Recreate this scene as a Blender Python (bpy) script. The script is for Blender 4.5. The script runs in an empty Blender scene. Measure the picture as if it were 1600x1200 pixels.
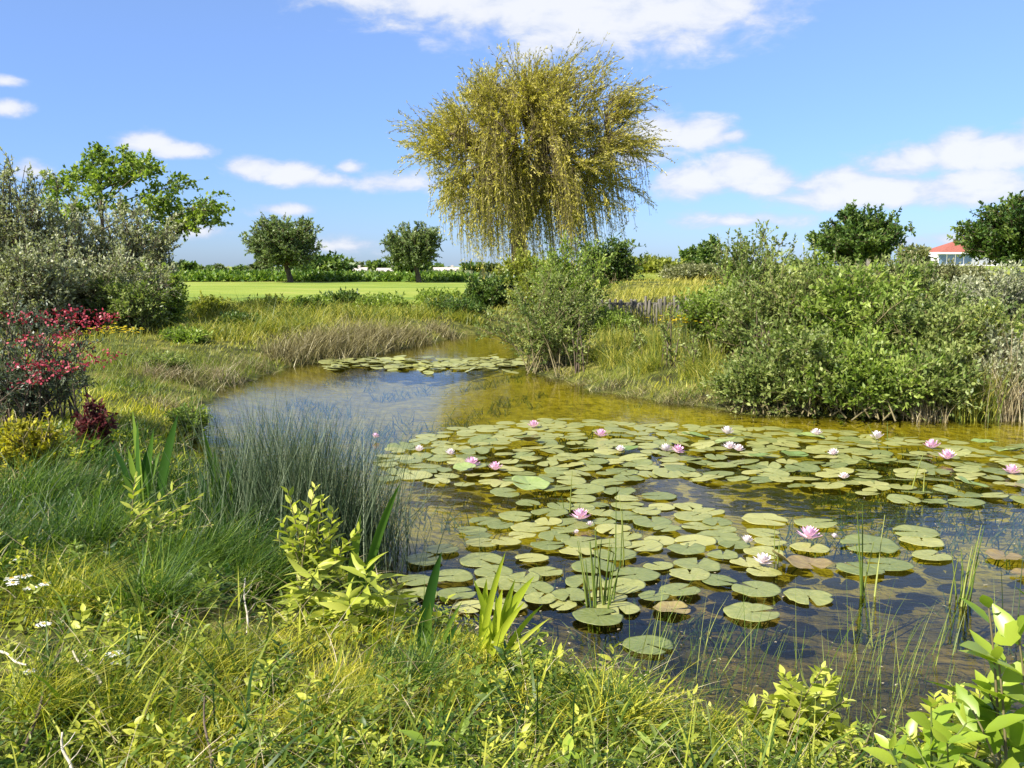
import bpy, math, random
import numpy as np
from mathutils import Vector

sc = bpy.context.scene
R = math.radians
COL = sc.collection

# ------------------------------------------------------------------ camera
F = 1500.0                       # focal length in photograph pixels (1600 wide)
PITCH = math.atan(185 / F)
CAMZ = 2.0
cam = bpy.data.cameras.new('camera')
cam.sensor_width = 36.0
cam.lens = 36.0 * F / 1600.0
cam.clip_start = 0.05
cam.clip_end = 8000
cam_ob = bpy.data.objects.new('camera', cam)
COL.objects.link(cam_ob)
cam_ob.location = (0, 0, CAMZ)
cam_ob.rotation_euler = (math.pi / 2 - PITCH, 0, 0)
sc.camera = cam_ob

# ------------------------------------------------------------------ light
SUN_EL, SUN_AZ = R(42), R(-126)          # azimuth clockwise from +Y
sd = bpy.data.lights.new('sun', 'SUN')
sd.energy = 5.0
sd.angle = R(0.53)
sd.color = (1.0, 0.945, 0.85)
so = bpy.data.objects.new('sun', sd)
COL.objects.link(so)
svec = Vector((math.sin(SUN_AZ) * math.cos(SUN_EL), math.cos(SUN_AZ) * math.cos(SUN_EL), math.sin(SUN_EL)))
so.rotation_euler = (-svec).to_track_quat('-Z', 'Y').to_euler()
so.location = (-20, -10, 30)
sc.view_settings.view_transform = 'Standard'
sc.view_settings.look = 'None'
sc.view_settings.exposure = 1.28
sc.view_settings.gamma = 1.0
sc.cycles.max_bounces = 8
sc.cycles.diffuse_bounces = 3
sc.cycles.glossy_bounces = 4
sc.cycles.transmission_bounces = 6
sc.cycles.transparent_max_bounces = 8
sc.cycles.use_denoising = True

SKY_STRENGTH = 0.078
SKY_TINT = (0.92, 0.94, 1.1)
CLOUD = (5.0, 5.1, 5.35)


def ray(px, py):
    cp, sp = math.cos(PITCH), math.sin(PITCH)
    xc, yc = (px - 800) / F, (600 - py) / F
    return np.array([xc, cp + yc * sp, -sp + yc * cp])


def azel(px, py):
    d = ray(px, py)
    d = d / np.linalg.norm(d)
    return math.atan2(d[0], d[1]), math.asin(d[2])


def make_world():
    w = bpy.data.worlds.new('World')
    sc.world = w
    w.use_nodes = True
    nt = w.node_tree
    N, LK = nt.nodes, nt.links
    N.clear()

    def mth(op, a, b=None, c=None):
        n = N.new('ShaderNodeMath')
        n.operation = op
        for i, v in enumerate((a, b, c)):
            if v is None:
                continue
            if isinstance(v, (int, float)):
                n.inputs[i].default_value = v
            else:
                LK.new(v, n.inputs[i])
        return n.outputs[0]

    def smooth(v, a, b):
        n = N.new('ShaderNodeMapRange')
        n.interpolation_type = 'SMOOTHSTEP'
        LK.new(v, n.inputs['Value'])
        n.inputs['From Min'].default_value = a
        n.inputs['From Max'].default_value = b
        return n.outputs[0]

    tc = N.new('ShaderNodeTexCoord')
    sx = N.new('ShaderNodeSeparateXYZ')
    LK.new(tc.outputs['Generated'], sx.inputs[0])
    az = mth('ARCTAN2', sx.outputs[0], sx.outputs[1])
    el = mth('ARCSINE', sx.outputs[2])
    cb = N.new('ShaderNodeCombineXYZ')
    LK.new(az, cb.inputs[0])
    LK.new(mth('MULTIPLY', el, 2.0), cb.inputs[1])
    nz = N.new('ShaderNodeTexNoise')
    nz.inputs['Scale'].default_value = 19.0
    nz.inputs['Detail'].default_value = 9.0
    nz.inputs['Roughness'].default_value = 0.6
    nz.inputs['Distortion'].default_value = 0.25
    LK.new(cb.outputs[0], nz.inputs['Vector'])
    n0 = mth('SUBTRACT', nz.outputs['Fac'], 0.5)
    # (centre px, centre py, half width, half height above, below, strength)
    blobs = [(740, -10, 240, 60, 66, .9), (900, 5, 250, 80, 92, 1.1), (1050, 15, 200, 70, 70, 1.0), (1130, 5, 120, 40, 40, .6), (560, -5, 130, 40, 30, .7),
             (225, 226, 50, 22, 14, 1.0), (275, 236, 62, 14, 13, .9), (395, 264, 52, 22, 20, 1.0), (460, 274, 62, 22, 20, 1.0), (520, 282, 60, 14, 14, .8), (548, 262, 28, 13, 12, .9),
             (610, 288, 90, 22, 16, .7), (1035, 205, 60, 34, 26, 1.1), (1095, 210, 66, 34, 26, 1.1), (1140, 212, 36, 14, 14, .8),
             (1080, 284, 80, 34, 30, 1.15), (1150, 270, 62, 40, 34, 1.3), (1205, 285, 60, 28, 24, 1.1), (1265, 292, 60, 18, 16, .8), (1325, 278, 52, 26, 20, .95),
             (1440, 248, 50, 26, 20, 1.1), (1500, 240, 62, 38, 28, 1.3), (1565, 240, 66, 38, 28, 1.25), (1640, 235, 80, 50, 30, 1.2),
             (1350, 300, 170, 40, 30, 1.0), (1400, 262, 90, 30, 26, .85), (1510, 296, 150, 34, 28, 1.0), (1150, 345, 130, 14, 13, .6), (440, 328, 58, 11, 11, .7), (310, 362, 56, 14, 12, .7), (540, 385, 84, 16, 13, .6),
             (5, 168, 34, 14, 14, .9), (8, 128, 22, 8, 8, .7), (50, 268, 34, 16, 14, .8), (990, 250, 80, 30, 24, .6), (1480, 375, 120, 14, 12, .5), (1900, 240, 180, 80, 40, 1.0), (-300, 260, 160, 60, 30, .9)]
    best = None
    for px, py, hw, hu, hd, s in blobs:
        a0, e0 = azel(px, py)
        dx = mth('MULTIPLY', mth('SUBTRACT', az, a0), F / hw)
        de = mth('SUBTRACT', el, e0)
        du = mth('MULTIPLY', mth('MAXIMUM', de, 0.0), F / hu)
        dd = mth('MULTIPLY', mth('MINIMUM', de, 0.0), F / hd)
        dy = mth('ADD', du, dd)
        r2 = mth('ADD', mth('MULTIPLY', dx, dx), mth('MULTIPLY', dy, dy))
        v = mth('MULTIPLY', mth('SUBTRACT', 1.0, mth('SQRT', r2)), s)
        best = v if best is None else mth('MAXIMUM', best, v)
    # loose cloud field above the frame, added to whiten the light and pond reflections
    n2 = N.new('ShaderNodeTexNoise')
    n2.inputs['Scale'].default_value = 3.2
    n2.inputs['Detail'].default_value = 5.0
    LK.new(tc.outputs['Generated'], n2.inputs['Vector'])
    hi = mth('MULTIPLY', smooth(el, 0.40, 0.50), smooth(n2.outputs['Fac'], 0.30, 0.52))
    cover = smooth(mth('ADD', best, mth('MULTIPLY', n0, 1.9)), -0.14, 0.56)
    inside = smooth(best, -0.65, 0.0)
    cover = mth('MULTIPLY', cover, inside)
    cover = mth('MAXIMUM', mth('MULTIPLY', cover, 0.93), mth('MULTIPLY', hi, 0.88))
    sky = N.new('ShaderNodeTexSky')
    sky.sky_type = 'NISHITA'
    sky.sun_disc = False
    sky.sun_elevation = SUN_EL
    sky.sun_rotation = SUN_AZ
    sky.air_density = 1.0
    sky.dust_density = 0.35
    sky.ozone_density = 2.5
    tint = N.new('ShaderNodeMix')
    tint.data_type = 'RGBA'
    tint.blend_type = 'MULTIPLY'
    tint.inputs['Factor'].default_value = 1.0
    LK.new(sky.outputs[0], tint.inputs[6])
    tint.inputs[7].default_value = (*SKY_TINT, 1)
    hz = N.new('ShaderNodeMix')
    hz.data_type = 'RGBA'
    LK.new(smooth(el, -0.02, 0.42), hz.inputs['Factor'])
    hz.inputs[6].default_value = (.42, .575, .99, 1)
    hz.inputs[7].default_value = (*SKY_TINT, 1)
    LK.new(hz.outputs[2], tint.inputs[7])
    # cloud brightness: whiter where thick, greyer low in the cloud
    cm = N.new('ShaderNodeMix')
    cm.data_type = 'RGBA'
    LK.new(smooth(mth('ADD', mth('MULTIPLY', best, .8), mth('MULTIPLY', n0, 2.2)), 0.0, 0.75), cm.inputs['Factor'])
    cm.inputs[6].default_value = (CLOUD[0] * .70, CLOUD[1] * .77, CLOUD[2] * .92, 1)
    cm.inputs[7].default_value = (*CLOUD, 1)
    mx = N.new('ShaderNodeMix')
    mx.data_type = 'RGBA'
    LK.new(cover, mx.inputs['Factor'])
    LK.new(tint.outputs[2], mx.inputs[6])
    LK.new(cm.outputs[2], mx.inputs[7])
    bg = N.new('ShaderNodeBackground')
    bg.inputs['Strength'].default_value = SKY_STRENGTH
    LK.new(mx.outputs[2], bg.inputs['Color'])
    out = N.new('ShaderNodeOutputWorld')
    LK.new(bg.outputs[0], out.inputs['Surface'])


make_world()

# ------------------------------------------------------------------ helpers


def wz(px, py, z=0.0):
    d = ray(px, py)
    t = (z - CAMZ) / d[2]
    return np.array([d[0] * t, d[1] * t, z])


def at(px, py, dist):
    d = ray(px, py)
    t = dist / d[1]
    return np.array([d[0] * t, dist, CAMZ + d[2] * t])


def sstep(v, a, b):
    t = np.clip((v - a) / (b - a), 0, 1)
    return t * t * (3 - 2 * t)


_nr = np.random.default_rng(5)
_wv = [( _nr.uniform(0, 6.28), _nr.uniform(.6, 1.7), _nr.uniform(0, 6.28)) for _ in range(10)]


def noise2(x, y, s=1.0):
    """Smooth value in about -1..1, features of about 3/s metres."""
    v = 0
    for i, (a, k, p) in enumerate(_wv):
        v = v + np.sin((x * math.cos(a) + y * math.sin(a)) * k * s + p + 1.3 * np.sin(0.7 * s * (x * math.sin(a) - y * math.cos(a)) + p * 2))
    return v / 4.5


POND_PX = [(2050, 1200), (1600, 1200), (1450, 1218), (1290, 1222), (1170, 1195), (1040, 1120), (900, 1060), (780, 1015), (680, 985), (615, 950),
           (585, 890), (520, 850), (420, 835), (360, 790), (322, 730), (306, 680), (318, 632), (370, 598), (450, 573), (520, 562),
           (590, 553), (660, 538), (730, 524), (790, 518), (815, 519), (812, 530), (806, 545), (815, 562), (840, 583), (880, 598), (940, 613),
           (1050, 630), (1200, 647), (1400, 656), (1600, 655), (2050, 668)]
POND = np.array([wz(*p)[:2] for p in POND_PX])


def pond_sd(x, y):
    x = np.asarray(x, float)
    y = np.asarray(y, float)
    best = np.full(x.shape, 1e9)
    ins = np.zeros(x.shape, bool)
    n = len(POND)
    for i in range(n):
        ax, ay = POND[i]
        bx, by = POND[(i + 1) % n]
        ex, ey = bx - ax, by - ay
        t = np.clip(((x - ax) * ex + (y - ay) * ey) / (ex * ex + ey * ey), 0, 1)
        best = np.minimum(best, (x - ax - ex * t) ** 2 + (y - ay - ey * t) ** 2)
        cond = ((ay > y) != (by > y))
        with np.errstate(divide='ignore', invalid='ignore'):
            xi = ax + (y - ay) * ex / (ey if ey != 0 else 1e-9)
        ins ^= cond & (x < xi)
    d = np.sqrt(best)
    return np.where(ins, -d, d) + .13 * noise2(x, y, 2.2) * sstep(y, 6, 10) + .05 * noise2(x + 5, y, 6)


def H(x, y, sdv=None):
    x = np.asarray(x, float)
    y = np.asarray(y, float)
    d = pond_sd(x, y) if sdv is None else sdv
    base = 0.42 + 0.18 * sstep(y, 8, 30)
    wdt = 0.75 + 0.5 * sstep(y, 8, 20)
    land = base * (1 - np.exp(-np.maximum(d, 0) / wdt))
    mound = sstep(x - (0.9 + .07 * (y - 24)), 0, 2.5) * sstep(y, 23.7, 24.6) * (0.62 + 0.75 * sstep(y, 25, 45))
    mound = mound * (1 - sstep(y, 60, 100))
    land = land + mound
    land = land + np.where(d > 0, np.minimum(d, 1.0) * (0.06 * noise2(x, y, 1.3) + .03 * noise2(x + 9, y, 4)) * (1 - .7 * sstep(y, 30, 60)), 0)
    land = land - 2.3 * sstep(y, 98, 150)
    bed = -0.42 * (1 - np.exp(np.minimum(d, 0) / 1.6)) + .03 * noise2(x, y, 3) * np.minimum(-np.minimum(d, 0), 1)
    return np.where(d > 0, land, bed)


def gh(x, y):
    return float(H(np.array([x]), np.array([y]))[0])


def gnd(px, py):
    """Where the ray through a photograph pixel meets the ground or the water."""
    d = ray(px, py)
    ts = np.geomspace(1.5, 200, 900)
    z = CAMZ + d[2] * ts
    h = np.maximum(H(d[0] * ts, d[1] * ts), 0)
    k = np.argmax(z <= h)
    t = ts[k] if (z <= h).any() else 150.0
    x, y = d[0] * t, d[1] * t
    return np.array([x, y, max(0, gh(x, y))])


def unit(v):
    return v / np.maximum(np.linalg.norm(v, axis=-1, keepdims=True), 1e-9)


class MB:
    """Collects quads and triangles, builds ONE mesh."""

    def __init__(s):
        s.v, s.q, s.t, s.tint, s.qm, s.tm, s.n = [], [], [], [], [], [], 0

    def add(s, verts, quads=None, tris=None, tint=0.5, mat=0):
        verts = np.asarray(verts, float).reshape(-1, 3)
        s.v.append(verts)
        tt = np.broadcast_to(np.asarray(tint, float), (len(verts),)) if np.ndim(tint) == 0 else np.asarray(tint, float).reshape(-1)
        s.tint.append(tt)
        if quads is not None and len(quads):
            q = np.asarray(quads, int).reshape(-1, 4) + s.n
            s.q.append(q)
            s.qm.append(np.full(len(q), mat))
        if tris is not None and len(tris):
            t = np.asarray(tris, int).reshape(-1, 3) + s.n
            s.t.append(t)
            s.tm.append(np.full(len(t), mat))
        s.n += len(verts)
        return s

    def mesh(s, name, mats, flat=False):
        V = np.concatenate(s.v)
        Q = np.concatenate(s.q) if s.q else np.zeros((0, 4), int)
        T = np.concatenate(s.t) if s.t else np.zeros((0, 3), int)
        me = bpy.data.meshes.new(name)
        me.vertices.add(len(V))
        me.vertices.foreach_set('co', V.astype(np.float32).ravel())
        nl = Q.size + T.size
        me.loops.add(nl)
        me.loops.foreach_set('vertex_index', np.concatenate([Q.ravel(), T.ravel()]).astype(np.int32))
        me.polygons.add(len(Q) + len(T))
        ls = np.concatenate([np.arange(len(Q)) * 4, Q.size + np.arange(len(T)) * 3]).astype(np.int32)
        me.polygons.foreach_set('loop_start', ls)
        mi = np.concatenate((s.qm or [np.zeros(0, int)]) + (s.tm or [np.zeros(0, int)])).astype(np.int32)
        if not isinstance(mats, (list, tuple)):
            mats = [mats]
        for m in mats:
            me.materials.append(m)
        me.update(calc_edges=True)
        me.polygons.foreach_set('material_index', mi)
        a = me.attributes.new('tint', 'FLOAT', 'POINT')
        a.data.foreach_set('value', np.concatenate(s.tint).astype(np.float32))
        if flat:
            me.shade_flat()
        return me

    def build(s, name, mats, parent=None, loc=(0, 0, 0), flat=False):
        o = bpy.data.objects.new(name, s.mesh(name, mats, flat))
        COL.objects.link(o)
        if parent is not None:
            o.parent = parent
        o.location = tuple(float(c) for c in loc)
        return o


def tag(o, label, cat, group=None):
    o['label'] = label
    o['category'] = cat
    if group:
        o['group'] = group
    return o


def thing(name, label, cat, loc, rz=0.0, group=None):
    o = bpy.data.objects.new(name, None)
    COL.objects.link(o)
    o.empty_display_size = 0.2
    o.location = tuple(float(c) for c in loc)
    o.rotation_euler = (0, 0, rz)
    return tag(o, label, cat, group)


def copy_tree(o, parent=None):
    c = o.copy()
    COL.objects.link(c)
    if parent is not None:
        c.parent = parent
    for ch in list(o.children):
        copy_tree(ch, c)
    return c


# ---- geometry generators (all numpy)

def tubes(mb, paths, r0, r1, sides=5, tint=0.5, mat=0):
    """paths (n,K,3): tapered tubes."""
    paths = np.asarray(paths, float)
    if paths.ndim == 2:
        paths = paths[None]
    n, K, _ = paths.shape
    tan = unit(np.gradient(paths, axis=1))
    ref = np.where(np.abs(tan[..., 2:3]) > .9, np.array([1., 0, 0]), np.array([0, 0, 1.]))
    u = unit(np.cross(tan, ref))
    w = np.cross(tan, u)
    r0 = np.broadcast_to(np.asarray(r0, float), (n,))
    r1 = np.broadcast_to(np.asarray(r1, float), (n,))
    t = np.linspace(0, 1, K)
    rad = r0[:, None] * (1 - t) + r1[:, None] * t
    a = np.arange(sides) * 2 * math.pi / sides
    V = paths[:, :, None] + rad[:, :, None, None] * (u[:, :, None] * np.cos(a)[:, None] + w[:, :, None] * np.sin(a)[:, None])
    idx = np.arange(n * K * sides).reshape(n, K, sides)
    q = np.stack([idx[:, :-1], np.roll(idx, -1, 2)[:, :-1], np.roll(idx, -1, 2)[:, 1:], idx[:, 1:]], -1)
    tt = tint if np.ndim(tint) == 0 else np.repeat(tint, K * sides)
    mb.add(V, q, None, tt, mat)


def leaf4(mb, P, D, L, W, rng, nup=0.6, tint=None, mat=0, wide=0.45):
    P = P.reshape(-1, 3)
    D = unit(D.reshape(-1, 3))
    n = len(P)
    N = rng.normal(size=(n, 3)) + np.array([0, 0, nup * 2])
    S = unit(np.cross(D, N))
    N = np.cross(S, D)
    L = np.broadcast_to(L, (n,))[:, None] if np.ndim(L) else np.full((n, 1), L)
    W = np.broadcast_to(W, (n,))[:, None] if np.ndim(W) else np.full((n, 1), W)
    mid = P + D * L * wide + N * W * .12
    V = np.stack([P, mid + S * W * .5, P + D * L, mid - S * W * .5], 1)
    q = np.arange(n * 4).reshape(n, 4)
    if tint is None:
        tint = rng.uniform(0, 1, n)
    mb.add(V, q, None, np.repeat(tint, 4), mat)


def leaf8(mb, P, D, L, W, rng, nup=1.0, curl=0.25, tint=None, mat=0, fold=0.12):
    """Nearer leaves: folded along the midrib, drooping at the tip."""
    P = P.reshape(-1, 3)
    D = unit(D.reshape(-1, 3))
    n = len(P)
    N = rng.normal(size=(n, 3)) * .5 + np.array([0, 0, nup])
    S = unit(np.cross(D, N))
    N = np.cross(S, D)
    L = np.broadcast_to(np.asarray(L, float), (n,))[:, None]
    W = np.broadcast_to(np.asarray(W, float), (n,))[:, None]
    ts = np.array([0, .12, .35, .62, .85, 1.0])
    ws = np.array([.05, .55, 1.0, .82, .38, 0.02])
    rows = []
    for t, w in zip(ts, ws):
        c = P + D * L * t - N * L * curl * t * t
        rows.append(np.stack([c - S * W * .5 * w + N * W * fold * w, c, c + S * W * .5 * w + N * W * fold * w], 1))
    V = np.stack(rows, 1)                      # n,6,3,3
    idx = np.arange(n * 18).reshape(n, 6, 3)
    q = np.stack([idx[:, :-1, :-1], idx[:, :-1, 1:], idx[:, 1:, 1:], idx[:, 1:, :-1]], -1)
    if tint is None:
        tint = rng.uniform(0, 1, n)
    mb.add(V, q, None, np.repeat(tint, 18), mat)


def blades(mb, P, h, w, rng, lean=0.3, az=None, azsd=9.0, droop=0.3, nseg=3, tint=None, mat=0, face=None, taper=1.6):
    P = P.reshape(-1, 3)
    n = len(P)
    h = np.broadcast_to(np.asarray(h, float), (n,))
    w = np.broadcast_to(np.asarray(w, float), (n,))
    a = rng.uniform(0, 6.283, n) if az is None else az + rng.normal(0, azsd, n)
    ln = np.abs(rng.normal(lean, lean * .5, n)) if np.ndim(lean) == 0 else lean
    dp = np.abs(rng.normal(droop, droop * .6 + 1e-6, n))
    dirh = np.stack([np.cos(a), np.sin(a), np.zeros(n)], 1)
    fa = rng.uniform(0, 3.1416, n) if face is None else face + rng.normal(0, .4, n)
    side = np.stack([np.cos(fa), np.sin(fa), np.zeros(n)], 1)
    rows = []
    for k in range(nseg + 1):
        t = k / nseg
        c = P + dirh * (h * (ln * t + dp * t * t))[:, None] + np.array([0, 0, 1.]) * (h * (t - 0.45 * dp * t * t * t))[:, None]
        ww = (w * max(0.06, (1 - t ** taper)) * .5)[:, None]
        rows.append(np.stack([c - side * ww, c + side * ww], 1))
    V = np.stack(rows, 1)                      # n,nseg+1,2,3
    idx = np.arange(n * (nseg + 1) * 2).reshape(n, nseg + 1, 2)
    q = np.stack([idx[:, :-1, 0], idx[:, :-1, 1], idx[:, 1:, 1], idx[:, 1:, 0]], -1)
    if tint is None:
        tint = rng.uniform(0, 1, n)
    mb.add(V, q, None, np.repeat(tint, (nseg + 1) * 2), mat)


def spray(rng, n, o, c, r, K=5, m=12, t0=.3, tl=.4, q=8, L=.06, W=.028, up=.25, lump=.25, inner=.6, ospread=.1,
          droop=0.0, zmin=-1.0, stemr=.012, near=False, rise=.6, spread=.6, curl=.2, nup=.6):
    """Branched growth: stems from o to points of a lumpy ellipsoid (c, r), twigs on the stems, leaves on the twigs."""
    o, c, r = np.asarray(o, float), np.asarray(c, float), np.asarray(r, float)
    d = rng.normal(size=(n * 3, 3))
    d = unit(d)
    d = d[d[:, 2] > zmin][:n]
    n = len(d)
    lob = unit(rng.normal(size=(11, 3)) + np.array([0, 0, .3]))
    mult = 1.08 - lump + 1.25 * lump * (np.clip(d @ lob.T, 0, 1) ** 6).max(1)
    T = c + d * r * (rng.uniform(inner ** 2, 1, n) ** .5 * mult)[:, None]
    O = o + np.concatenate([rng.normal(0, ospread, (n, 2)), np.zeros((n, 1))], 1)
    C = O + (T - O) * np.array([.3, .3, rise])
    t = np.linspace(0, 1, K)[None, :, None]
    path = (1 - t) ** 2 * O[:, None] + 2 * t * (1 - t) * C[:, None] + t * t * T[:, None]
    tt = rng.uniform(t0, 1, (n, m))[..., None]
    B = (1 - tt) ** 2 * O[:, None] + 2 * tt * (1 - tt) * C[:, None] + tt * tt * T[:, None]
    tan = unit(2 * (1 - tt) * (C - O)[:, None] + 2 * tt * (T - C)[:, None])
    dv = unit(tan * .7 + rng.normal(size=(n, m, 3)) * spread + np.array([0, 0, up]))
    ln = tl * rng.uniform(.45, 1.25, (n, m, 1)) * (1.15 - .5 * tt)
    s = rng.uniform(.08, 1.05, (n, m, q, 1))
    P = B[:, :, None] + dv[:, :, None] * ln[:, :, None] * s + np.array([0, 0, -1.]) * droop * ln[:, :, None] * s * s
    D = unit(dv[:, :, None] * .8 + rng.normal(size=(n, m, q, 3)) * .55 + np.array([0, 0, -.5 * droop]))
    tw = np.stack([B, B + dv * ln * .5, B + dv * ln - np.array([0, 0, 1.]) * droop * ln], 2).reshape(-1, 3, 3)
    tv = rng.normal(.5, .16, (n, 1, 1)) + rng.normal(0, .14, (n, m, 1)) + rng.normal(0, .13, (n, m, q))
    tv = np.clip(tv, 0, 1).reshape(-1)
    nn = n * m * q
    fol = MB()
    LL = L * rng.uniform(.55, 1.25, nn)
    WW = W * rng.uniform(.7, 1.2, nn)
    if near:
        leaf8(fol, P, D, LL, WW, rng, nup=nup, curl=curl, tint=tv)
    else:
        leaf4(fol, P, D, LL, WW, rng, nup=nup, tint=tv)
    st = MB()
    tubes(st, path, stemr, stemr * .3, 5)
    tubes(st, tw, stemr * .35, stemr * .15, 3)
    return fol, st


# ------------------------------------------------------------------ materials

def newmat(name):
    m = bpy.data.materials.new(name)
    m.use_nodes = True
    nt = m.node_tree
    nt.nodes.clear()
    return m, nt.nodes, nt.links


def leafmat(name, a, b, c, trans=.35, rough=.45, spec=.35, tcol=(1.15, 1.25, .55)):
    """Leaves: colour varies from leaf to leaf by the 'tint' attribute; part of the light passes through."""
    m, N, LK = newmat(name)
    at_ = N.new('ShaderNodeAttribute')
    at_.attribute_name = 'tint'
    rp = N.new('ShaderNodeValToRGB')
    e = rp.color_ramp.elements
    e[0].position, e[0].color = .1, (*a, 1)
    e[1].position, e[1].color = .9, (*c, 1)
    k = e.new(.5)
    k.color = (*b, 1)
    LK.new(at_.outputs['Fac'], rp.inputs[0])
    p = N.new('ShaderNodeBsdfPrincipled')
    p.inputs['Roughness'].default_value = rough
    p.inputs['Specular IOR Level'].default_value = spec
    LK.new(rp.outputs[0], p.inputs['Base Color'])
    tr = N.new('ShaderNodeBsdfTranslucent')
    mu = N.new('ShaderNodeMix')
    mu.data_type = 'RGBA'
    mu.blend_type = 'MULTIPLY'
    mu.inputs['Factor'].default_value = 1
    LK.new(rp.outputs[0], mu.inputs[6])
    mu.inputs[7].default_value = (*tcol, 1)
    LK.new(mu.outputs[2], tr.inputs['Color'])
    mx = N.new('ShaderNodeMixShader')
    mx.inputs[0].default_value = trans
    LK.new(p.outputs[0], mx.inputs[1])
    LK.new(tr.outputs[0], mx.inputs[2])
    out = N.new('ShaderNodeOutputMaterial')
    LK.new(mx.outputs[0], out.inputs[0])
    return m


def solid(name, a, b, scale=8.0, rough=.8, spec=.3, bump=0.0, stretch=(1, 1, 1)):
    m, N, LK = newmat(name)
    tc = N.new('ShaderNodeTexCoord')
    mp = N.new('ShaderNodeMapping')
    mp.inputs['Scale'].default_value = stretch
    LK.new(tc.outputs['Object'], mp.inputs[0])
    nz = N.new('ShaderNodeTexNoise')
    nz.inputs['Scale'].default_value = scale
    nz.inputs['Detail'].default_value = 5
    LK.new(mp.outputs[0], nz.inputs['Vector'])
    rp = N.new('ShaderNodeValToRGB')
    rp.color_ramp.elements[0].position, rp.color_ramp.elements[0].color = .3, (*a, 1)
    rp.color_ramp.elements[1].position, rp.color_ramp.elements[1].color = .7, (*b, 1)
    LK.new(nz.outputs['Fac'], rp.inputs[0])
    p = N.new('ShaderNodeBsdfPrincipled')
    p.inputs['Roughness'].default_value = rough
    p.inputs['Specular IOR Level'].default_value = spec
    LK.new(rp.outputs[0], p.inputs['Base Color'])
    if bump:
        bp = N.new('ShaderNodeBump')
        bp.inputs['Strength'].default_value = bump
        bp.inputs['Distance'].default_value = .02
        LK.new(nz.outputs['Fac'], bp.inputs['Height'])
        LK.new(bp.outputs[0], p.inputs['Normal'])
    out = N.new('ShaderNodeOutputMaterial')
    LK.new(p.outputs[0], out.inputs[0])
    return m


MT = dict(
    bark=solid('bark', (.05, .035, .022), (.13, .1, .07), 14, .9, .2, .5, (1, 1, .25)),
    greybark=solid('grey_bark', (.11, .1, .085), (.24, .22, .19), 14, .9, .2, .5, (1, 1, .25)),
    twig=solid('twig', (.1, .08, .035), (.2, .17, .08), 9, .8),
    green_stem=solid('green_stem', (.07, .1, .02), (.14, .17, .04), 9, .6),
    stake=solid('weathered_wood', (.08, .073, .058), (.22, .2, .17), 10, .9, .2, .4, (1, 1, .15)),
    willow=leafmat('willow_leaf', (.16, .15, .02), (.35, .31, .042), (.54, .47, .09), .4),
    salix=leafmat('salix_leaf', (.085, .13, .03), (.18, .23, .055), (.33, .37, .12), .4),
    lime=leafmat('lime_leaf', (.1, .16, .024), (.2, .28, .045), (.34, .41, .09), .45),
    yellowgreen=leafmat('yellow_green_leaf', (.12, .15, .02), (.22, .25, .035), (.36, .37, .06), .4),
    grey=leafmat('grey_leaf', (.15, .17, .085), (.29, .31, .17), (.44, .45, .29), .32),
    olive=leafmat('olive_leaf', (.09, .105, .038), (.19, .2, .08), (.33, .33, .16), .33),
    dark_grey=leafmat('grey_green_leaf', (.065, .105, .033), (.155, .21, .07), (.27, .32, .125), .34),
    dark=leafmat('dark_leaf', (.035, .078, .016), (.085, .145, .028), (.18, .24, .055), .32),
    mid=leafmat('mid_leaf', (.03, .07, .012), (.075, .13, .02), (.15, .2, .04), .3),
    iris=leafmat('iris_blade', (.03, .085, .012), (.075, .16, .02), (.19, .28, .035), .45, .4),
    reed=leafmat('reed_stem', (.07, .12, .015), (.14, .2, .03), (.3, .33, .08), .3),
    rush=leafmat('rush_blade', (.022, .042, .018), (.06, .095, .042), (.16, .195, .11), .2),
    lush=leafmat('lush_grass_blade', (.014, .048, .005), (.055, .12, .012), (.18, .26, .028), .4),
    grass=leafmat('grass_blade', (.018, .055, .006), (.12, .18, .014), (.56, .5, .045), .45),
    fieldgrass=leafmat('bank_grass', (.07, .11, .013), (.2, .23, .025), (.4, .36, .06), .38),
    cover=leafmat('ground_leaf', (.06, .11, .012), (.2, .24, .022), (.5, .46, .05), .45),
    weed=leafmat('weed_leaf', (.025, .065, .008), (.12, .18, .018), (.44, .45, .06), .42),
    straw=leafmat('straw', (.16, .12, .06), (.3, .25, .13), (.5, .43, .26), .2, tcol=(1, .95, .8)),
    heath=leafmat('dry_fringe', (.1, .085, .03), (.21, .18, .075), (.36, .32, .15), .25, tcol=(1, .95, .8)),
    blue=leafmat('bluish_leaf', (.04, .06, .035), (.085, .115, .07), (.16, .19, .11), .25),
    plum=leafmat('plum_leaf', (.045, .012, .012), (.11, .022, .026), (.2, .06, .05), .3, tcol=(1.1, .8, .8)),
    red=leafmat('red_petal', (.16, .01, .02), (.36, .025, .05), (.5, .13, .15), .25, tcol=(1, .6, .6)),
    yellow=leafmat('yellow_petal', (.45, .36, .01), (.62, .5, .015), (.72, .6, .05), .3, tcol=(1, .9, .4)),
    white=leafmat('white_petal', (.7, .7, .66), (.78, .78, .74), (.82, .82, .8), .2, tcol=(1, 1, 1)),
    pink=leafmat('lily_petal', (.8, .42, .62), (.84, .6, .72), (.86, .76, .8), .3, .35, tcol=(1, .85, .95)),
    palepink=leafmat('pale_lily_petal', (.78, .6, .66), (.82, .72, .74), (.84, .8, .78), .3, .35, tcol=(1, .92, .95)),
    stamen=leafmat('stamen', (.6, .4, .02), (.7, .5, .03), (.75, .6, .08), .2, tcol=(1, .9, .5)),
    farwood=leafmat('far_leaf', (.05, .075, .028), (.1, .13, .05), (.19, .21, .09), .25),
    hedge=leafmat('hedge_leaf', (.05, .11, .015), (.11, .19, .022), (.2, .28, .04), .3),
)


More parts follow.
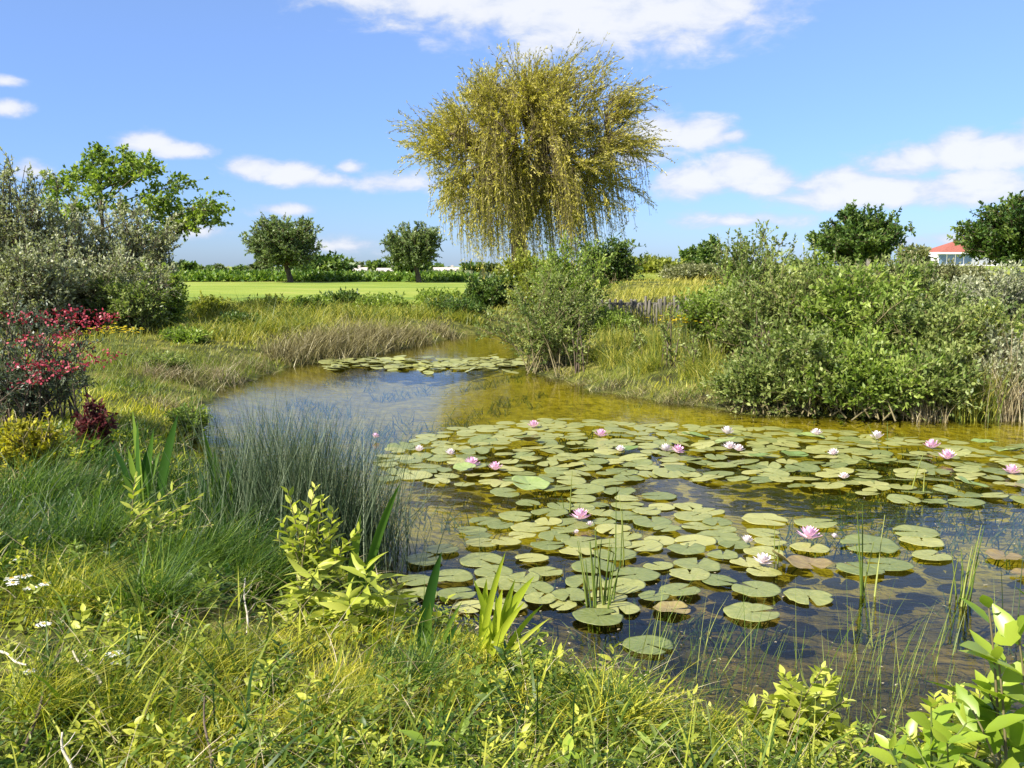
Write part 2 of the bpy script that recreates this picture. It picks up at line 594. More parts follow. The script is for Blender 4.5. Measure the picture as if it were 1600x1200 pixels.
def pad_material(name, a, b, c):
    """Lily pad: leaf colour with radiating veins (a surface pattern) and per-pad variation."""
    m, N, LK = newmat(name)
    tc = N.new('ShaderNodeTexCoord')
    sx = N.new('ShaderNodeSeparateXYZ')
    LK.new(tc.outputs['Object'], sx.inputs[0])

    def mth(op, x, y=None):
        n = N.new('ShaderNodeMath')
        n.operation = op
        for i, v in enumerate((x, y)):
            if v is None:
                continue
            if isinstance(v, (int, float)):
                n.inputs[i].default_value = v
            else:
                LK.new(v, n.inputs[i])
        return n.outputs[0]
    ang = mth('ARCTAN2', sx.outputs[1], sx.outputs[0])
    vein = mth('POWER', mth('ABSOLUTE', mth('SINE', mth('MULTIPLY', ang, 8.0))), 0.35)
    oi = N.new('ShaderNodeObjectInfo')
    nz = N.new('ShaderNodeTexNoise')
    nz.inputs['Scale'].default_value = 3.5
    nz.inputs['Detail'].default_value = 6
    LK.new(tc.outputs['Object'], nz.inputs['Vector'])
    f = mth('ADD', mth('MULTIPLY', oi.outputs['Random'], .95), mth('MULTIPLY', mth('SUBTRACT', nz.outputs['Fac'], .35), .8))
    rp = N.new('ShaderNodeValToRGB')
    e = rp.color_ramp.elements
    e[0].position, e[0].color = .05, (*a, 1)
    e[1].position, e[1].color = .97, (*c, 1)
    k = e.new(.5)
    k.color = (*b, 1)
    LK.new(f, rp.inputs[0])
    mu = N.new('ShaderNodeMix')
    mu.data_type = 'RGBA'
    LK.new(vein, mu.inputs['Factor'])
    br = N.new('ShaderNodeBrightContrast')
    LK.new(rp.outputs[0], br.inputs[0])
    br.inputs[1].default_value = .035
    LK.new(br.outputs[0], mu.inputs[6])
    n3 = N.new('ShaderNodeTexNoise')
    n3.inputs['Scale'].default_value = 4.2
    n3.inputs['Detail'].default_value = 7
    n3.inputs['Roughness'].default_value = .65
    va = N.new('ShaderNodeVectorMath')
    va.operation = 'ADD'
    LK.new(tc.outputs['Object'], va.inputs[0])
    cx = N.new('ShaderNodeCombineXYZ')
    LK.new(mth('MULTIPLY', oi.outputs['Random'], 40.0), cx.inputs[0])
    LK.new(cx.outputs[0], va.inputs[1])
    LK.new(va.outputs[0], n3.inputs['Vector'])
    LK.new(va.outputs[0], nz.inputs['Vector'])
    sp_ = N.new('ShaderNodeMix')
    sp_.data_type = 'RGBA'
    mr = N.new('ShaderNodeMapRange')
    mr.inputs['From Min'].default_value = .60
    mr.inputs['From Max'].default_value = .72
    LK.new(n3.outputs['Fac'], mr.inputs['Value'])
    LK.new(mth('MULTIPLY', mr.outputs[0], .75), sp_.inputs['Factor'])
    LK.new(rp.outputs[0], sp_.inputs[6])
    sp_.inputs[7].default_value = (.22, .155, .05, 1)
    LK.new(sp_.outputs[2], mu.inputs[7])
    p = N.new('ShaderNodeBsdfPrincipled')
    p.inputs['Roughness'].default_value = .32
    p.inputs['Specular IOR Level'].default_value = .5
    LK.new(mu.outputs[2], p.inputs['Base Color'])
    bp = N.new('ShaderNodeBump')
    bp.inputs['Strength'].default_value = .35
    bp.inputs['Distance'].default_value = .01
    LK.new(mth('ADD', mth('MULTIPLY', vein, .3), nz.outputs['Fac']), bp.inputs['Height'])
    LK.new(bp.outputs[0], p.inputs['Normal'])
    tr = N.new('ShaderNodeBsdfTranslucent')
    LK.new(mu.outputs[2], tr.inputs['Color'])
    mx = N.new('ShaderNodeMixShader')
    mx.inputs[0].default_value = .15
    LK.new(p.outputs[0], mx.inputs[1])
    LK.new(tr.outputs[0], mx.inputs[2])
    out = N.new('ShaderNodeOutputMaterial')
    LK.new(mx.outputs[0], out.inputs[0])
    return m


MT['pad'] = pad_material('lily_pad', (.12, .15, .038), (.205, .225, .062), (.33, .325, .1))
MT['pad_brown'] = pad_material('old_lily_pad', (.13, .085, .03), (.22, .16, .055), (.3, .26, .085))
MT['pad_green'] = pad_material('fresh_lily_pad', (.12, .19, .04), (.2, .27, .065), (.3, .35, .12))


def ground_material():
    m, N, LK = newmat('ground')
    geo = N.new('ShaderNodeNewGeometry')
    fa = N.new('ShaderNodeAttribute')
    fa.attribute_name = 'field'
    wa = N.new('ShaderNodeAttribute')
    wa.attribute_name = 'bed'

    def noise(scale, det, rough=.6):
        n = N.new('ShaderNodeTexNoise')
        n.inputs['Scale'].default_value = scale
        n.inputs['Detail'].default_value = det
        n.inputs['Roughness'].default_value = rough
        LK.new(geo.outputs['Position'], n.inputs['Vector'])
        return n.outputs['Fac']

    def ramp(v, *st):
        r = N.new('ShaderNodeValToRGB')
        e = r.color_ramp.elements
        e[0].position, e[0].color = st[0][0], (*st[0][1], 1)
        e[1].position, e[1].color = st[-1][0], (*st[-1][1], 1)
        for p_, c_ in st[1:-1]:
            k = e.new(p_)
            k.color = (*c_, 1)
        LK.new(v, r.inputs[0])
        return r.outputs[0]

    def mix(f, a, b):
        n = N.new('ShaderNodeMix')
        n.data_type = 'RGBA'
        LK.new(f, n.inputs['Factor'])
        LK.new(a, n.inputs[6])
        LK.new(b, n.inputs[7])
        return n.outputs[2]
    n1 = noise(2.2, 8)
    soil = ramp(n1, (.3, (.022, .017, .008)), (.45, (.035, .042, .01)), (.58, (.1, .105, .02)), (.72, (.2, .165, .055)))
    # mown field: stretched mottling
    mp = N.new('ShaderNodeMapping')
    mp.inputs['Scale'].default_value = (.05, .35, 1)
    LK.new(geo.outputs['Position'], mp.inputs[0])
    nf = N.new('ShaderNodeTexNoise')
    nf.inputs['Scale'].default_value = 1.0
    nf.inputs['Detail'].default_value = 7
    LK.new(mp.outputs[0], nf.inputs['Vector'])
    field = ramp(nf.outputs['Fac'], (.34, (.1, .155, .02)), (.45, (.16, .215, .028)), (.55, (.205, .25, .035)), (.66, (.28, .28, .075)))
    nb = noise(3.2, 9, .6)
    bed = ramp(nb, (.25, (.17, .145, .014)), (.45, (.27, .235, .02)), (.6, (.35, .31, .03)), (.78, (.38, .3, .07)))
    silt_absorb = ramp(noise(2.4, 9, .65), (.3, (.04, .035, .016)), (.5, (.1, .085, .034)), (.62, (.19, .145, .062)), (.75, (.22, .2, .08)))  # near bed: dark mud, also standing in for light the water absorbs
    sa = N.new('ShaderNodeAttribute')
    sa.attribute_name = 'silt_absorb'
    bed = mix(sa.outputs['Fac'], bed, silt_absorb)
    col = mix(wa.outputs['Fac'], mix(fa.outputs['Fac'], soil, field), bed)
    p = N.new('ShaderNodeBsdfPrincipled')
    p.inputs['Roughness'].default_value = .9
    p.inputs['Specular IOR Level'].default_value = .15
    LK.new(col, p.inputs['Base Color'])
    bp = N.new('ShaderNodeBump')
    bp.inputs['Strength'].default_value = .6
    bp.inputs['Distance'].default_value = .05
    LK.new(noise(9, 6), bp.inputs['Height'])
    LK.new(bp.outputs[0], p.inputs['Normal'])
    out = N.new('ShaderNodeOutputMaterial')
    LK.new(p.outputs[0], out.inputs[0])
    return m


def water_material():
    m, N, LK = newmat('pond_water')
    geo = N.new('ShaderNodeNewGeometry')
    mp = N.new('ShaderNodeMapping')
    mp.inputs['Scale'].default_value = (1.0, 1.6, 1)
    LK.new(geo.outputs['Position'], mp.inputs[0])
    n1 = N.new('ShaderNodeTexNoise')
    n1.inputs['Scale'].default_value = 5.5
    n1.inputs['Detail'].default_value = 4
    n1.inputs['Roughness'].default_value = .5
    n1.inputs['Distortion'].default_value = .6
    LK.new(mp.outputs[0], n1.inputs['Vector'])
    bp = N.new('ShaderNodeBump')
    bp.inputs['Strength'].default_value = .07
    bp.inputs['Distance'].default_value = .05
    LK.new(n1.outputs['Fac'], bp.inputs['Height'])
    fr = N.new('ShaderNodeFresnel')
    fr.inputs['IOR'].default_value = 1.333
    LK.new(bp.outputs[0], fr.inputs['Normal'])
    gl = N.new('ShaderNodeBsdfGlossy')
    gl.inputs['Roughness'].default_value = .035
    LK.new(bp.outputs[0], gl.inputs['Normal'])
    tr = N.new('ShaderNodeBsdfTransparent')
    tr.inputs['Color'].default_value = (.9, .88, .56, 1)
    mx = N.new('ShaderNodeMixShader')
    LK.new(fr.outputs[0], mx.inputs[0])
    LK.new(tr.outputs[0], mx.inputs[1])
    LK.new(gl.outputs[0], mx.inputs[2])
    out = N.new('ShaderNodeOutputMaterial')
    LK.new(mx.outputs[0], out.inputs[0])
    return m


# ------------------------------------------------------------------ ground and water

def build_ground():
    def axis(a, b, step, far, k):
        core = list(np.arange(a, b, step))
        lo, hi, s = [], [], step
        x = a
        while x > -far:
            s *= k
            x -= s
            lo.append(x)
        s, x = step, core[-1]
        while x < far:
            s *= k
            x += s
            hi.append(x)
        return np.array(lo[::-1] + core + hi)
    xs = axis(-9, 12, .11, 3500, 1.09)
    ys = axis(-2, 31, .13, 3500, 1.06)
    X, Y = np.meshgrid(xs, ys)
    sdv = pond_sd(X, Y)
    Z = H(X, Y, sdv)
    nx, ny = len(xs), len(ys)
    idx = np.arange(nx * ny).reshape(ny, nx)
    q = np.stack([idx[:-1, :-1], idx[:-1, 1:], idx[1:, 1:], idx[1:, :-1]], -1)
    mb = MB()
    mb.add(np.stack([X, Y, Z], -1), q)
    o = mb.build('ground', ground_material())
    me = o.data
    fld = sstep(Y + 2.5 * noise2(X, Y, .5), 31, 38)
    a = me.attributes.new('field', 'FLOAT', 'POINT')
    a.data.foreach_set('value', fld.ravel().astype(np.float32))
    b = me.attributes.new('bed', 'FLOAT', 'POINT')
    b.data.foreach_set('value', (1 - sstep(sdv, -.3, .0)).ravel().astype(np.float32))
    c = me.attributes.new('silt_absorb', 'FLOAT', 'POINT')
    c.data.foreach_set('value', (1 - sstep(Y + .5 * noise2(X, Y, 1.5), 5.6, 8.0)).ravel().astype(np.float32))
    o['kind'] = 'structure'
    x0, y0 = POND.min(0) - .6
    x1, y1 = POND.max(0) + .6
    w = MB()
    w.add([(x0, y0, 0), (x1, y0, 0), (x1, y1, 0), (x0, y1, 0)], [(0, 1, 2, 3)])
    wo = w.build('water', water_material())
    wo['kind'] = 'structure'


build_ground()

# ------------------------------------------------------------------ far setting: tree line, hedge, houses

def crown_tree(name, label, base, crown_c, r, mat, seed, n=70, m=14, q=9, L=.5, W=.3, tl=.9, trunk_r=.2, bark='bark', lump=.22, group=None,
               inner=.5, fork=.45, spread=.6, t0=.35, up=.2, rise=.5, zmin=-.75):
    """Tree: thing > trunk, limbs, crown."""
    rng = np.random.default_rng(seed)
    base = np.asarray(base, float)
    t = thing(name, label, 'tree', base, 0, group)
    c = np.asarray(crown_c, float) - base
    o = np.array([c[0] * .6, c[1] * .6, max(.2, c[2] - r[2] * fork * 1.6)])
    fol, st = spray(rng, n, o, c, r, m=m, q=q, L=L, W=W, tl=tl, lump=lump, inner=inner, ospread=.02 + trunk_r * .4, stemr=trunk_r * .3,
                    zmin=zmin, spread=spread, t0=t0, up=up, rise=rise)
    tr = MB()
    k = np.linspace(0, 1, 7)[:, None]
    path = np.array([0, 0, -.3]) + k * (o + np.array([0, 0, .3 + r[2] * .15])) + np.sin(k * 5) * np.array([trunk_r * .3, 0, 0])
    tubes(tr, path, trunk_r * 1.15, trunk_r * .6, 9)
    tr.build('trunk', MT[bark], t)
    st.build('limbs', MT[bark], t)
    fol.build('crown', MT[mat], t)
    return t


def dup(src, loc, rz, scale, label, group):
    c = copy_tree(src)
    c.location = tuple(float(v) for v in loc)
    c.rotation_euler = (0, 0, rz)
    c.scale = scale if isinstance(scale, tuple) else (scale,) * 3
    c['label'] = label
    if group:
        c['group'] = group
    return c


rng0 = np.random.default_rng(11)
protos = []
FARL = 'small dark green tree in the far tree line along the horizon'
FARG = 'trees of the far tree line'
for i in range(3):
    protos.append(crown_tree('far_tree', FARL, (0, 0, 0), (0, 0, 3.2), (2.6, 2.6, 1.9), ('farwood', 'dark', 'mid')[i], 40 + i, n=26, m=8, q=7, L=1.0, W=.7,
                             tl=1.1, trunk_r=.2, group=FARG))
k = 0
for px in np.arange(-160, 1800, 24):
    if 960 < px < 1020:
        continue
    dist = 230 + rng0.uniform(-15, 30)
    p = at(px + rng0.uniform(-9, 9), 415, dist)
    z = gh(p[0], p[1])
    s = rng0.uniform(.72, 1.1)
    sc_ = (s * rng0.uniform(1.0, 1.5), s, s * rng0.uniform(.85, 1.05))
    if k < 3:
        protos[k].location = (p[0], p[1], z)
        protos[k].scale = sc_
    else:
        dup(protos[k % 3], (p[0], p[1], z), rng0.uniform(0, 6.28), sc_, FARL, FARG)
    k += 1


def leafy_bank(name, label, cat, a, b, depth, h, mat, seed, n, L, W, zf=None):
    """A long clipped or wild hedge between ground points a and b."""
    rng = np.random.default_rng(seed)
    a, b = np.array(a, float), np.array(b, float)
    t = rng.uniform(0, 1, n)
    P = a[None, :2] + (b - a)[None, :2] * t[:, None]
    off = rng.uniform(-.5, .5, n)
    P[:, 1] += off * depth
    top = h * (1 + .25 * noise2(P[:, 0] * 1.0, P[:, 1] * 0 + seed, .9)) * np.sqrt(np.clip(1 - (2 * off) ** 2, .05, 1))
    z = H(P[:, 0], P[:, 1]) + top * np.sqrt(rng.uniform(0, 1, n))
    mb = MB()
    D = unit(rng.normal(size=(n, 3)) + np.array([0, 0, .5]))
    o = (a + b) / 2
    o = np.array([o[0], o[1], gh(o[0], o[1])])
    leaf4(mb, np.column_stack([P, z]) - o, D, L * rng.uniform(.6, 1.3, n), W * rng.uniform(.7, 1.2, n), rng)
    ob = mb.build(name, MT[mat], None, o)
    return tag(ob, label, cat)


pa, pb = at(150, 440, 86), at(745, 440, 86)
leafy_bank('hedge', 'long low green hedge along the far edge of the mown field', 'hedge', pa, pb, 5, .7, 'hedge', 3, 16000, .42, .24)
pa, pb = at(250, 430, 105), at(790, 430, 105)
leafy_bank('hedge', 'taller olive bank of scrub behind the low field hedge', 'hedge', pa, pb, 7, .8, 'farwood', 4, 9000, .45, .28)

white_wall = solid('white_render', (.7, .69, .66), (.8, .79, .77), 3, .8)
pale_roof = solid('pale_roof', (.34, .3, .27), (.46, .42, .38), 4, .8)
red_roof = solid('red_tile', (.2, .06, .042), (.3, .1, .07), 6, .8, .3, .4)
glassm = solid('window_glass', (.1, .16, .22), (.16, .24, .32), 2, .08, .6)


def boxv(mb, x0, x1, y0, y1, z0, z1, mat=0):
    v = [(x0, y0, z0), (x1, y0, z0), (x1, y1, z0), (x0, y1, z0), (x0, y0, z1), (x1, y0, z1), (x1, y1, z1), (x0, y1, z1)]
    q = [(0, 3, 2, 1), (4, 5, 6, 7), (0, 1, 5, 4), (1, 2, 6, 5), (2, 3, 7, 6), (3, 0, 4, 7)]
    mb.add(v, q, None, .5, mat)
    return mb


def far_house(px, wpx, top, dist, label, roofm):
    p = at(px, top, dist)
    z0 = gh(p[0], dist)
    h = p[2] - z0
    w = wpx / F * dist
    t = thing('house', label, 'house', (p[0], dist, z0), R(4), 'houses beyond the field')
    hw, hd = w / 2, 3.2
    wl = boxv(MB(), -hw, hw, -hd, hd, 0, h * .72)
    wl.build('wall', white_wall, t, flat=True)
    rf = MB()
    e, r = h * .72, h
    x, y = hw + .25, hd + .35
    v = [(-x, -y, e - .1), (x, -y, e - .1), (x, 0, r), (-x, 0, r), (x, y, e - .1), (-x, y, e - .1),
         (-x, -y, e + .06), (x, -y, e + .06), (x, 0, r + .16), (-x, 0, r + .16), (x, y, e + .06), (-x, y, e + .06)]
    q = [(6, 7, 8, 9), (9, 8, 10, 11), (0, 3, 2, 1), (3, 5, 4, 2), (0, 1, 7, 6), (4, 5, 11, 10), (1, 2, 8, 7), (2, 4, 10, 8), (3, 0, 6, 9), (5, 3, 9, 11)]
    rf.add(v, q)
    rf.build('roof', roofm, t, flat=True)
    ch = boxv(MB(), hw * .4, hw * .4 + .5, -.25, .25, r - .2, r + .55)
    ch.build('chimney', roofm, t, flat=True)
    for sx_ in (-.5, .5):
        wn = boxv(MB(), sx_ * hw - .5, sx_ * hw + .5, -hd - .03, -hd + .02, h * .3, h * .62)
        wn.build('window', glassm, t, flat=True)


far_house(550, 44, 419, 175, 'pale low house seen left of the second round tree, leftmost of three', pale_roof)
far_house(606, 30, 420, 182, 'small pale low house just left of the second round tree', pale_roof)
far_house(697, 36, 419, 178, 'pale low house between the second round tree and the willow', pale_roof)


def red_house():
    D = 120.0
    p = at(1492, 394, D)
    z0 = gh(p[0], D)
    t = thing('house', 'white house with red tiled hip roof and glass veranda beside the dark tree', 'house', (p[0], D, z0))
    e = p[2] - z0
    wl = boxv(MB(), -2.1, 6.5, 0, 6, 0, e)
    wl.build('wall', white_wall, t, flat=True)
    rf = MB()
    v = [(-1.9, -.5, e), (7, -.5, e), (7, 6.5, e), (-1.9, 6.5, e), (1.3, 3, e + 1.45), (4.2, 3, e + 1.45), (-1.9, -.5, e + .02)]
    rf.add(v[:6], [(0, 1, 5, 4), (2, 3, 4, 5), (0, 3, 2, 1)], [(1, 2, 5), (3, 0, 4)])
    rf.build('roof', red_roof, t, flat=True)
    fa = boxv(MB(), -2.3, 3.4, -.9, 0.05, e - .22, e - .02)
    fa.build('fascia', white_wall, t, flat=True)
    for i in range(4):
        w = boxv(MB(), -1.95 + i * 1.05, -1.05 + i * 1.05, -.06, -.01, e - 1.5, e - .3)
        wo = w.build('window', glassm, t, flat=True)
        f = boxv(MB(), -1.05 + i * 1.05, -.95 + i * 1.05, -.1, -.012, e - 1.6, e - .23)
        f.build('frame', white_wall, wo, flat=True)
    b = boxv(MB(), -2.3, 4.6, -1.3, -.1, e - 1.95, e - 1.72)
    b.build('balcony', white_wall, t, flat=True)


red_house()

# ------------------------------------------------------------------ single trees

def tree_at(px_base, dist, cpx, cpy, rpx, rpy, *a, name='tree', label='', ry=None, **kw):
    c = at(cpx, cpy, dist)
    b = at(px_base, 415, dist)
    b = np.array([b[0], dist, gh(b[0], dist)])
    rx, rz = rpx / F * dist, rpy / F * dist
    return crown_tree(name, label, b, c, (rx, ry or rx, rz), *a, **kw)


tree_at(453, 80, 441, 379, 60, 43, 'dark_grey', 21, name='round_tree', label='round-headed dark green tree on the field edge, left of the willow',
        n=190, m=18, q=12, L=.24, W=.11, tl=.75, trunk_r=.25, fork=.5, inner=.5, lump=.12)
tree_at(654, 80, 645, 384, 48, 34, 'dark_grey', 22, name='round_tree', label='round-headed olive green tree touching the left edge of the willow',
        n=150, m=18, q=12, L=.23, W=.1, tl=.65, trunk_r=.22, fork=.5, inner=.5, lump=.12)
tree_at(505, 98, 505, 416, 45, 16, 'dark', 23, name='bushy_tree', label='low wide dark bush behind the round-headed dark green tree', n=50, m=12, q=8, L=.5, W=.3, tl=.8, trunk_r=.15, ry=3)
tree_at(640, 88, 640, 422, 26, 20, 'mid', 24, name='bushy_tree', label='bright green bush at the foot of the olive round-headed tree', n=40, m=10, q=8, L=.4, W=.25, tl=.6, trunk_r=.12, ry=2)
tree_at(1112, 70, 1108, 398, 20, 28, 'dark', 25, name='dark_conifer', label='small dark pointed evergreen right of the willow', n=50, m=12, q=9, L=.3, W=.16, tl=.5, trunk_r=.12)
tree_at(1080, 72, 1080, 408, 24, 18, 'dark', 26, name='dark_bush', label='low dark bush left of the small pointed evergreen', n=40, m=12, q=9, L=.3, W=.16, tl=.5, trunk_r=.1)
tree_at(1350, 62, 1345, 378, 74, 50, 'dark', 27, name='dark_tree', label='wide dark green tree standing behind the right-hand shrubs', n=150, m=20, q=14, L=.24, W=.15, tl=.8, trunk_r=.2, inner=.4, lump=.25)
tree_at(1590, 48, 1590, 362, 88, 60, 'mid', 28, name='dark_tree', label='dark green tree at the right picture edge hiding the red-roofed house', n=150, m=20, q=14, L=.19, W=.12, tl=.8, trunk_r=.18, inner=.4, lump=.28)
tree_at(1430, 58, 1430, 402, 30, 18, 'olive', 29, name='pale_bush', label='small olive bush between the wide dark tree and the red-roofed house', n=40, m=10, q=8, L=.25, W=.12, tl=.5, trunk_r=.08)


def left_tree():
    """Open-crowned young tree with broad leaves in tiers behind the grey shrubs."""
    rng = np.random.default_rng(31)
    D = 27.0
    b = at(155, 415, D)
    b = np.array([b[0], D, gh(b[0], D)])
    t = thing('young_tree', 'open-crowned young tree with broad bright leaves rising behind grey shrubs', 'tree', b)
    top = at(158, 268, D) - b
    k = np.linspace(0, 1, 9)[:, None]
    tp = k * top + np.sin(k * 4) * np.array([.05, 0, 0]) - np.array([0, 0, .2]) * (1 - k)
    tr = MB()
    tubes(tr, tp, .1, .03, 8)
    tr.build('trunk', MT['bark'], t)
    ends = [(95, 270), (110, 252), (85, 300), (130, 248), (150, 236), (165, 232), (190, 238), (215, 236), (238, 240), (225, 262), (250, 285), (285, 278), (290, 300),
            (262, 318), (300, 325), (330, 315), (350, 306), (318, 335), (285, 340), (235, 335), (95, 320), (120, 300), (190, 275), (205, 300), (140, 275), (170, 258), (245, 310), (340, 322), (80, 262), (200, 255)]
    lim, fol = MB(), MB()
    for ex, ey in ends:
        for rep in range(1):
            e = at(ex + rng.normal(0, 5), ey + 16 + rng.normal(0, 4), D + rng.normal(0, .9)) - b
            s = tp[np.clip(int(2.5 + (1 - (ey - 230) / 120) * 4.5 + rng.normal(0, 1.)), 2, 8)]
            c = s + (e - s) * np.array([.5, .5, .75])
            tt = np.linspace(0, 1, 6)[:, None]
            tubes(lim, (1 - tt) ** 2 * s + 2 * tt * (1 - tt) * c + tt * tt * e, .022, .007, 5)
            f_, st_ = spray(rng, 9, c * .45 + e * .55, e, (.5, .7, .36), m=6, q=7, L=.115, W=.075, tl=.3, stemr=.007, lump=.3, t0=.2, nup=.2)
            fol.add(np.concatenate(f_.v), np.concatenate(f_.q), None, np.concatenate(f_.tint))
            lim.add(np.concatenate(st_.v), np.concatenate([x for x in st_.q[:1]]))
    lim.build('limbs', MT['bark'], t)
    fol.build('crown', MT['lime_dark'], t)


MT['lime_dark'] = leafmat('broad_leaf', (.08, .14, .02), (.19, .27, .035), (.34, .4, .08), .45)
left_tree()


def willow():
    rng = np.random.default_rng(77)
    D = 45.0
    b = at(805, 415, D)
    b = np.array([b[0], D, gh(b[0], D)])
    t = thing('weeping_willow', 'large weeping willow with golden green hanging twigs at the end of the pond', 'tree', b)
    S = F / D

    def loc(px, py, dy=0.0):
        return at(px, py, D) + np.array([0, dy, 0]) - b
    tr = MB()
    fork = loc(812, 372)
    k = np.linspace(0, 1, 8)[:, None]
    tubes(tr, k * (fork + np.array([0, 0, .4])) - np.array([0, 0, .3]) * (1 - k) + np.sin(k * 4) * np.array([.12, .05, 0]), .46, .33, 12)
    tr.build('trunk', MT['bark'], t)
    # limbs
    lim = MB()
    ends = []
    for i in range(17):
        a = i * 2.4
        rr = math.sqrt((i + .5) / 17)
        e = loc(822, 235) + np.array([math.cos(a) * rr * 4.2, math.sin(a) * rr * 4.0, (1 - rr) * 2.6 + rng.uniform(-.5, .6)])
        c = fork + (e - fork) * np.array([.32, .32, .66])
        ends.append((fork, c, e))
        tt = np.linspace(0, 1, 9)[:, None]
        p = (1 - tt) ** 2 * fork + 2 * tt * (1 - tt) * c + tt * tt * e + rng.normal(0, .05, (9, 3)) * tt
        tubes(lim, p, .18, .045, 7)
    E = np.array(ends)
    # branches filling a broad dome
    nb = 320
    cen = loc(822, 268)
    d = unit(rng.normal(size=(nb, 3)) + np.array([0, 0, .25]))
    d[:, 2] = np.where(d[:, 2] < -.55, -d[:, 2], d[:, 2])
    T = cen + d * np.array([5.2, 5.0, 4.9]) * (rng.uniform(.05, 1, (nb, 1)) ** .42) * (1 + .14 * np.sin(d[:, :1] * 7 + d[:, 2:] * 5))
    tl_ = np.linspace(.35, 1, 12)[:, None]
    lp = (1 - tl_) ** 2 * E[:, None, 0] + 2 * tl_ * (1 - tl_) * E[:, None, 1] + tl_ * tl_ * E[:, None, 2]
    lp = lp.reshape(-1, 3)
    dd_ = np.linalg.norm(T[:, None] - lp[None] + np.array([0, 0, -.8]), axis=2)
    B = lp[dd_.argmin(1)]
    end = T
    mid = B + (end - B) * np.array([.45, .45, .75])
    ts = np.linspace(0, 1, 5)[None, :, None]
    sec = (1 - ts) ** 2 * B[:, None] + 2 * ts * (1 - ts) * mid[:, None] + ts * ts * end[:, None]
    tubes(lim, sec, .04, .012, 4)
    lim.build('limbs', MT['bark'], t)
    # hanging and wind-blown twigs
    fol, twg = MB(), MB()
    ns = 5600
    pk = rng.integers(0, nb, ns)
    tq = rng.uniform(.3, 1, ns)[:, None]
    st = (1 - tq) ** 2 * B[pk] + 2 * tq * (1 - tq) * mid[pk] + tq * tq * end[pk] + rng.normal(0, .13, (ns, 3))
    rel = (st - cen) / np.array([5.2, 5.0, 4.5])
    bdir = unit(rng.normal(size=(nb, 3)))
    v0 = unit(unit(rel) * 1.0 + bdir[pk] * .45 + rng.normal(size=(ns, 3)) * .33 + np.array([.0, 0, .22]))
    high = sstep(rel[:, 2], -.2, .7)
    hang = rng.uniform(0, 1, nb)[pk] < (.78 - .68 * high) * (1 - .55 * sstep(np.abs(rel[:, 0]), .55, .95))
    g = np.where(hang, rng.uniform(1.0, 2.2, ns), rng.uniform(.02, .3, ns))
    ln = np.where(hang, rng.uniform(1.4, 5.6, ns), rng.uniform(.9, 3.1, ns))
    K = 8
    s = np.linspace(0, 1, K)
    sp = s[None, :] * ln[:, None]
    drop = .5 * g[:, None] * sp ** 2 / (1 + .32 * g[:, None] * sp)
    horiz = 1 / (1 + (g[:, None] * .55) * sp)
    path = st[:, None] + v0[:, None] * (sp * horiz)[..., None] * .8 - np.array([0, 0, 1.]) * drop[..., None]
    path = path + np.array([.06, 0, .0]) * (sp ** 1.3)[..., None]
    # the hanging twigs end higher towards the outside of the crown
    zend = loc(800, 436)[2] + 4.2 * np.clip(np.abs(st[:, 0] - cen[0]) / 5.6, 0, 1) ** 1.5 + .7 * rng.normal(size=ns)
    ok = path[..., 2].min(1) > zend
    path, high, ln = path[ok], high[ok], ln[ok]
    ns = len(path)
    tubes(twg, path, .011, .006, 3)
    nlf = 48
    u = rng.uniform(.03, 1, (ns, nlf)) * (K - 1)
    i0 = np.clip(u.astype(int), 0, K - 2)
    fr = (u - i0)[..., None]
    ar = np.arange(ns)[:, None]
    P = path[ar, i0] * (1 - fr) + path[ar, i0 + 1] * fr + rng.normal(0, .025, (ns, nlf, 3))
    Dd = unit(path[ar, i0 + 1] - path[ar, i0]) + rng.normal(size=(ns, nlf, 3)) * .5
    keep = rng.uniform(0, 1, (ns, nlf)) < (.88 - .42 * high[:, None])
    tv = np.clip(rng.normal(.52, .2, (ns, 1)) + rng.normal(0, .17, (ns, nlf)), 0, 1)
    P, Dd, tv = P[keep], Dd[keep], tv[keep]
    leaf4(fol, P, Dd, .16 * rng.uniform(.6, 1.3, len(P)), .04, rng, nup=.2, tint=tv)
    twg.build('twigs', MT['twig'], t)
    fol.build('crown', MT['willow'], t)


willow()

# ------------------------------------------------------------------ shrubs

def shrub(name, label, px, base_py, top_py, hw, dist, mat, seed, n=46, m=14, q=9, L=.065, W=.03, tl=.34, stem='twig', group=None,
          depth=None, near=False, lump=.28, inner=.5, t0=.22, cat='shrub', stemr=.012, lean=0.0, zb=None, rise=.62, curl=.2, up=.25, spread=.6):
    rng = np.random.default_rng(seed)
    g = at(px, 415, dist)
    z0 = max(gh(g[0], dist), 0.0) if zb is None else zb
    top = at(px, top_py, dist)[2]
    h = max(top - z0, .15)
    rx = hw * 1.12 / F * dist
    h *= 1.08
    t = thing(name, label, cat, (g[0], dist, z0), 0, group)
    fol, st = spray(rng, n, (0, 0, -.05), (lean, 0, h * .55), (rx, depth or rx * .8, h * .5), m=m, q=q, L=L, W=W, tl=tl, stemr=stemr, lump=lump,
                    inner=inner, t0=t0, ospread=min(.3, rx * .28), zmin=-.75, near=near, rise=rise, curl=curl, up=up, spread=spread)
    st.build('stems', MT[stem], t)
    fol.build('foliage', MT[mat], t)
    return t


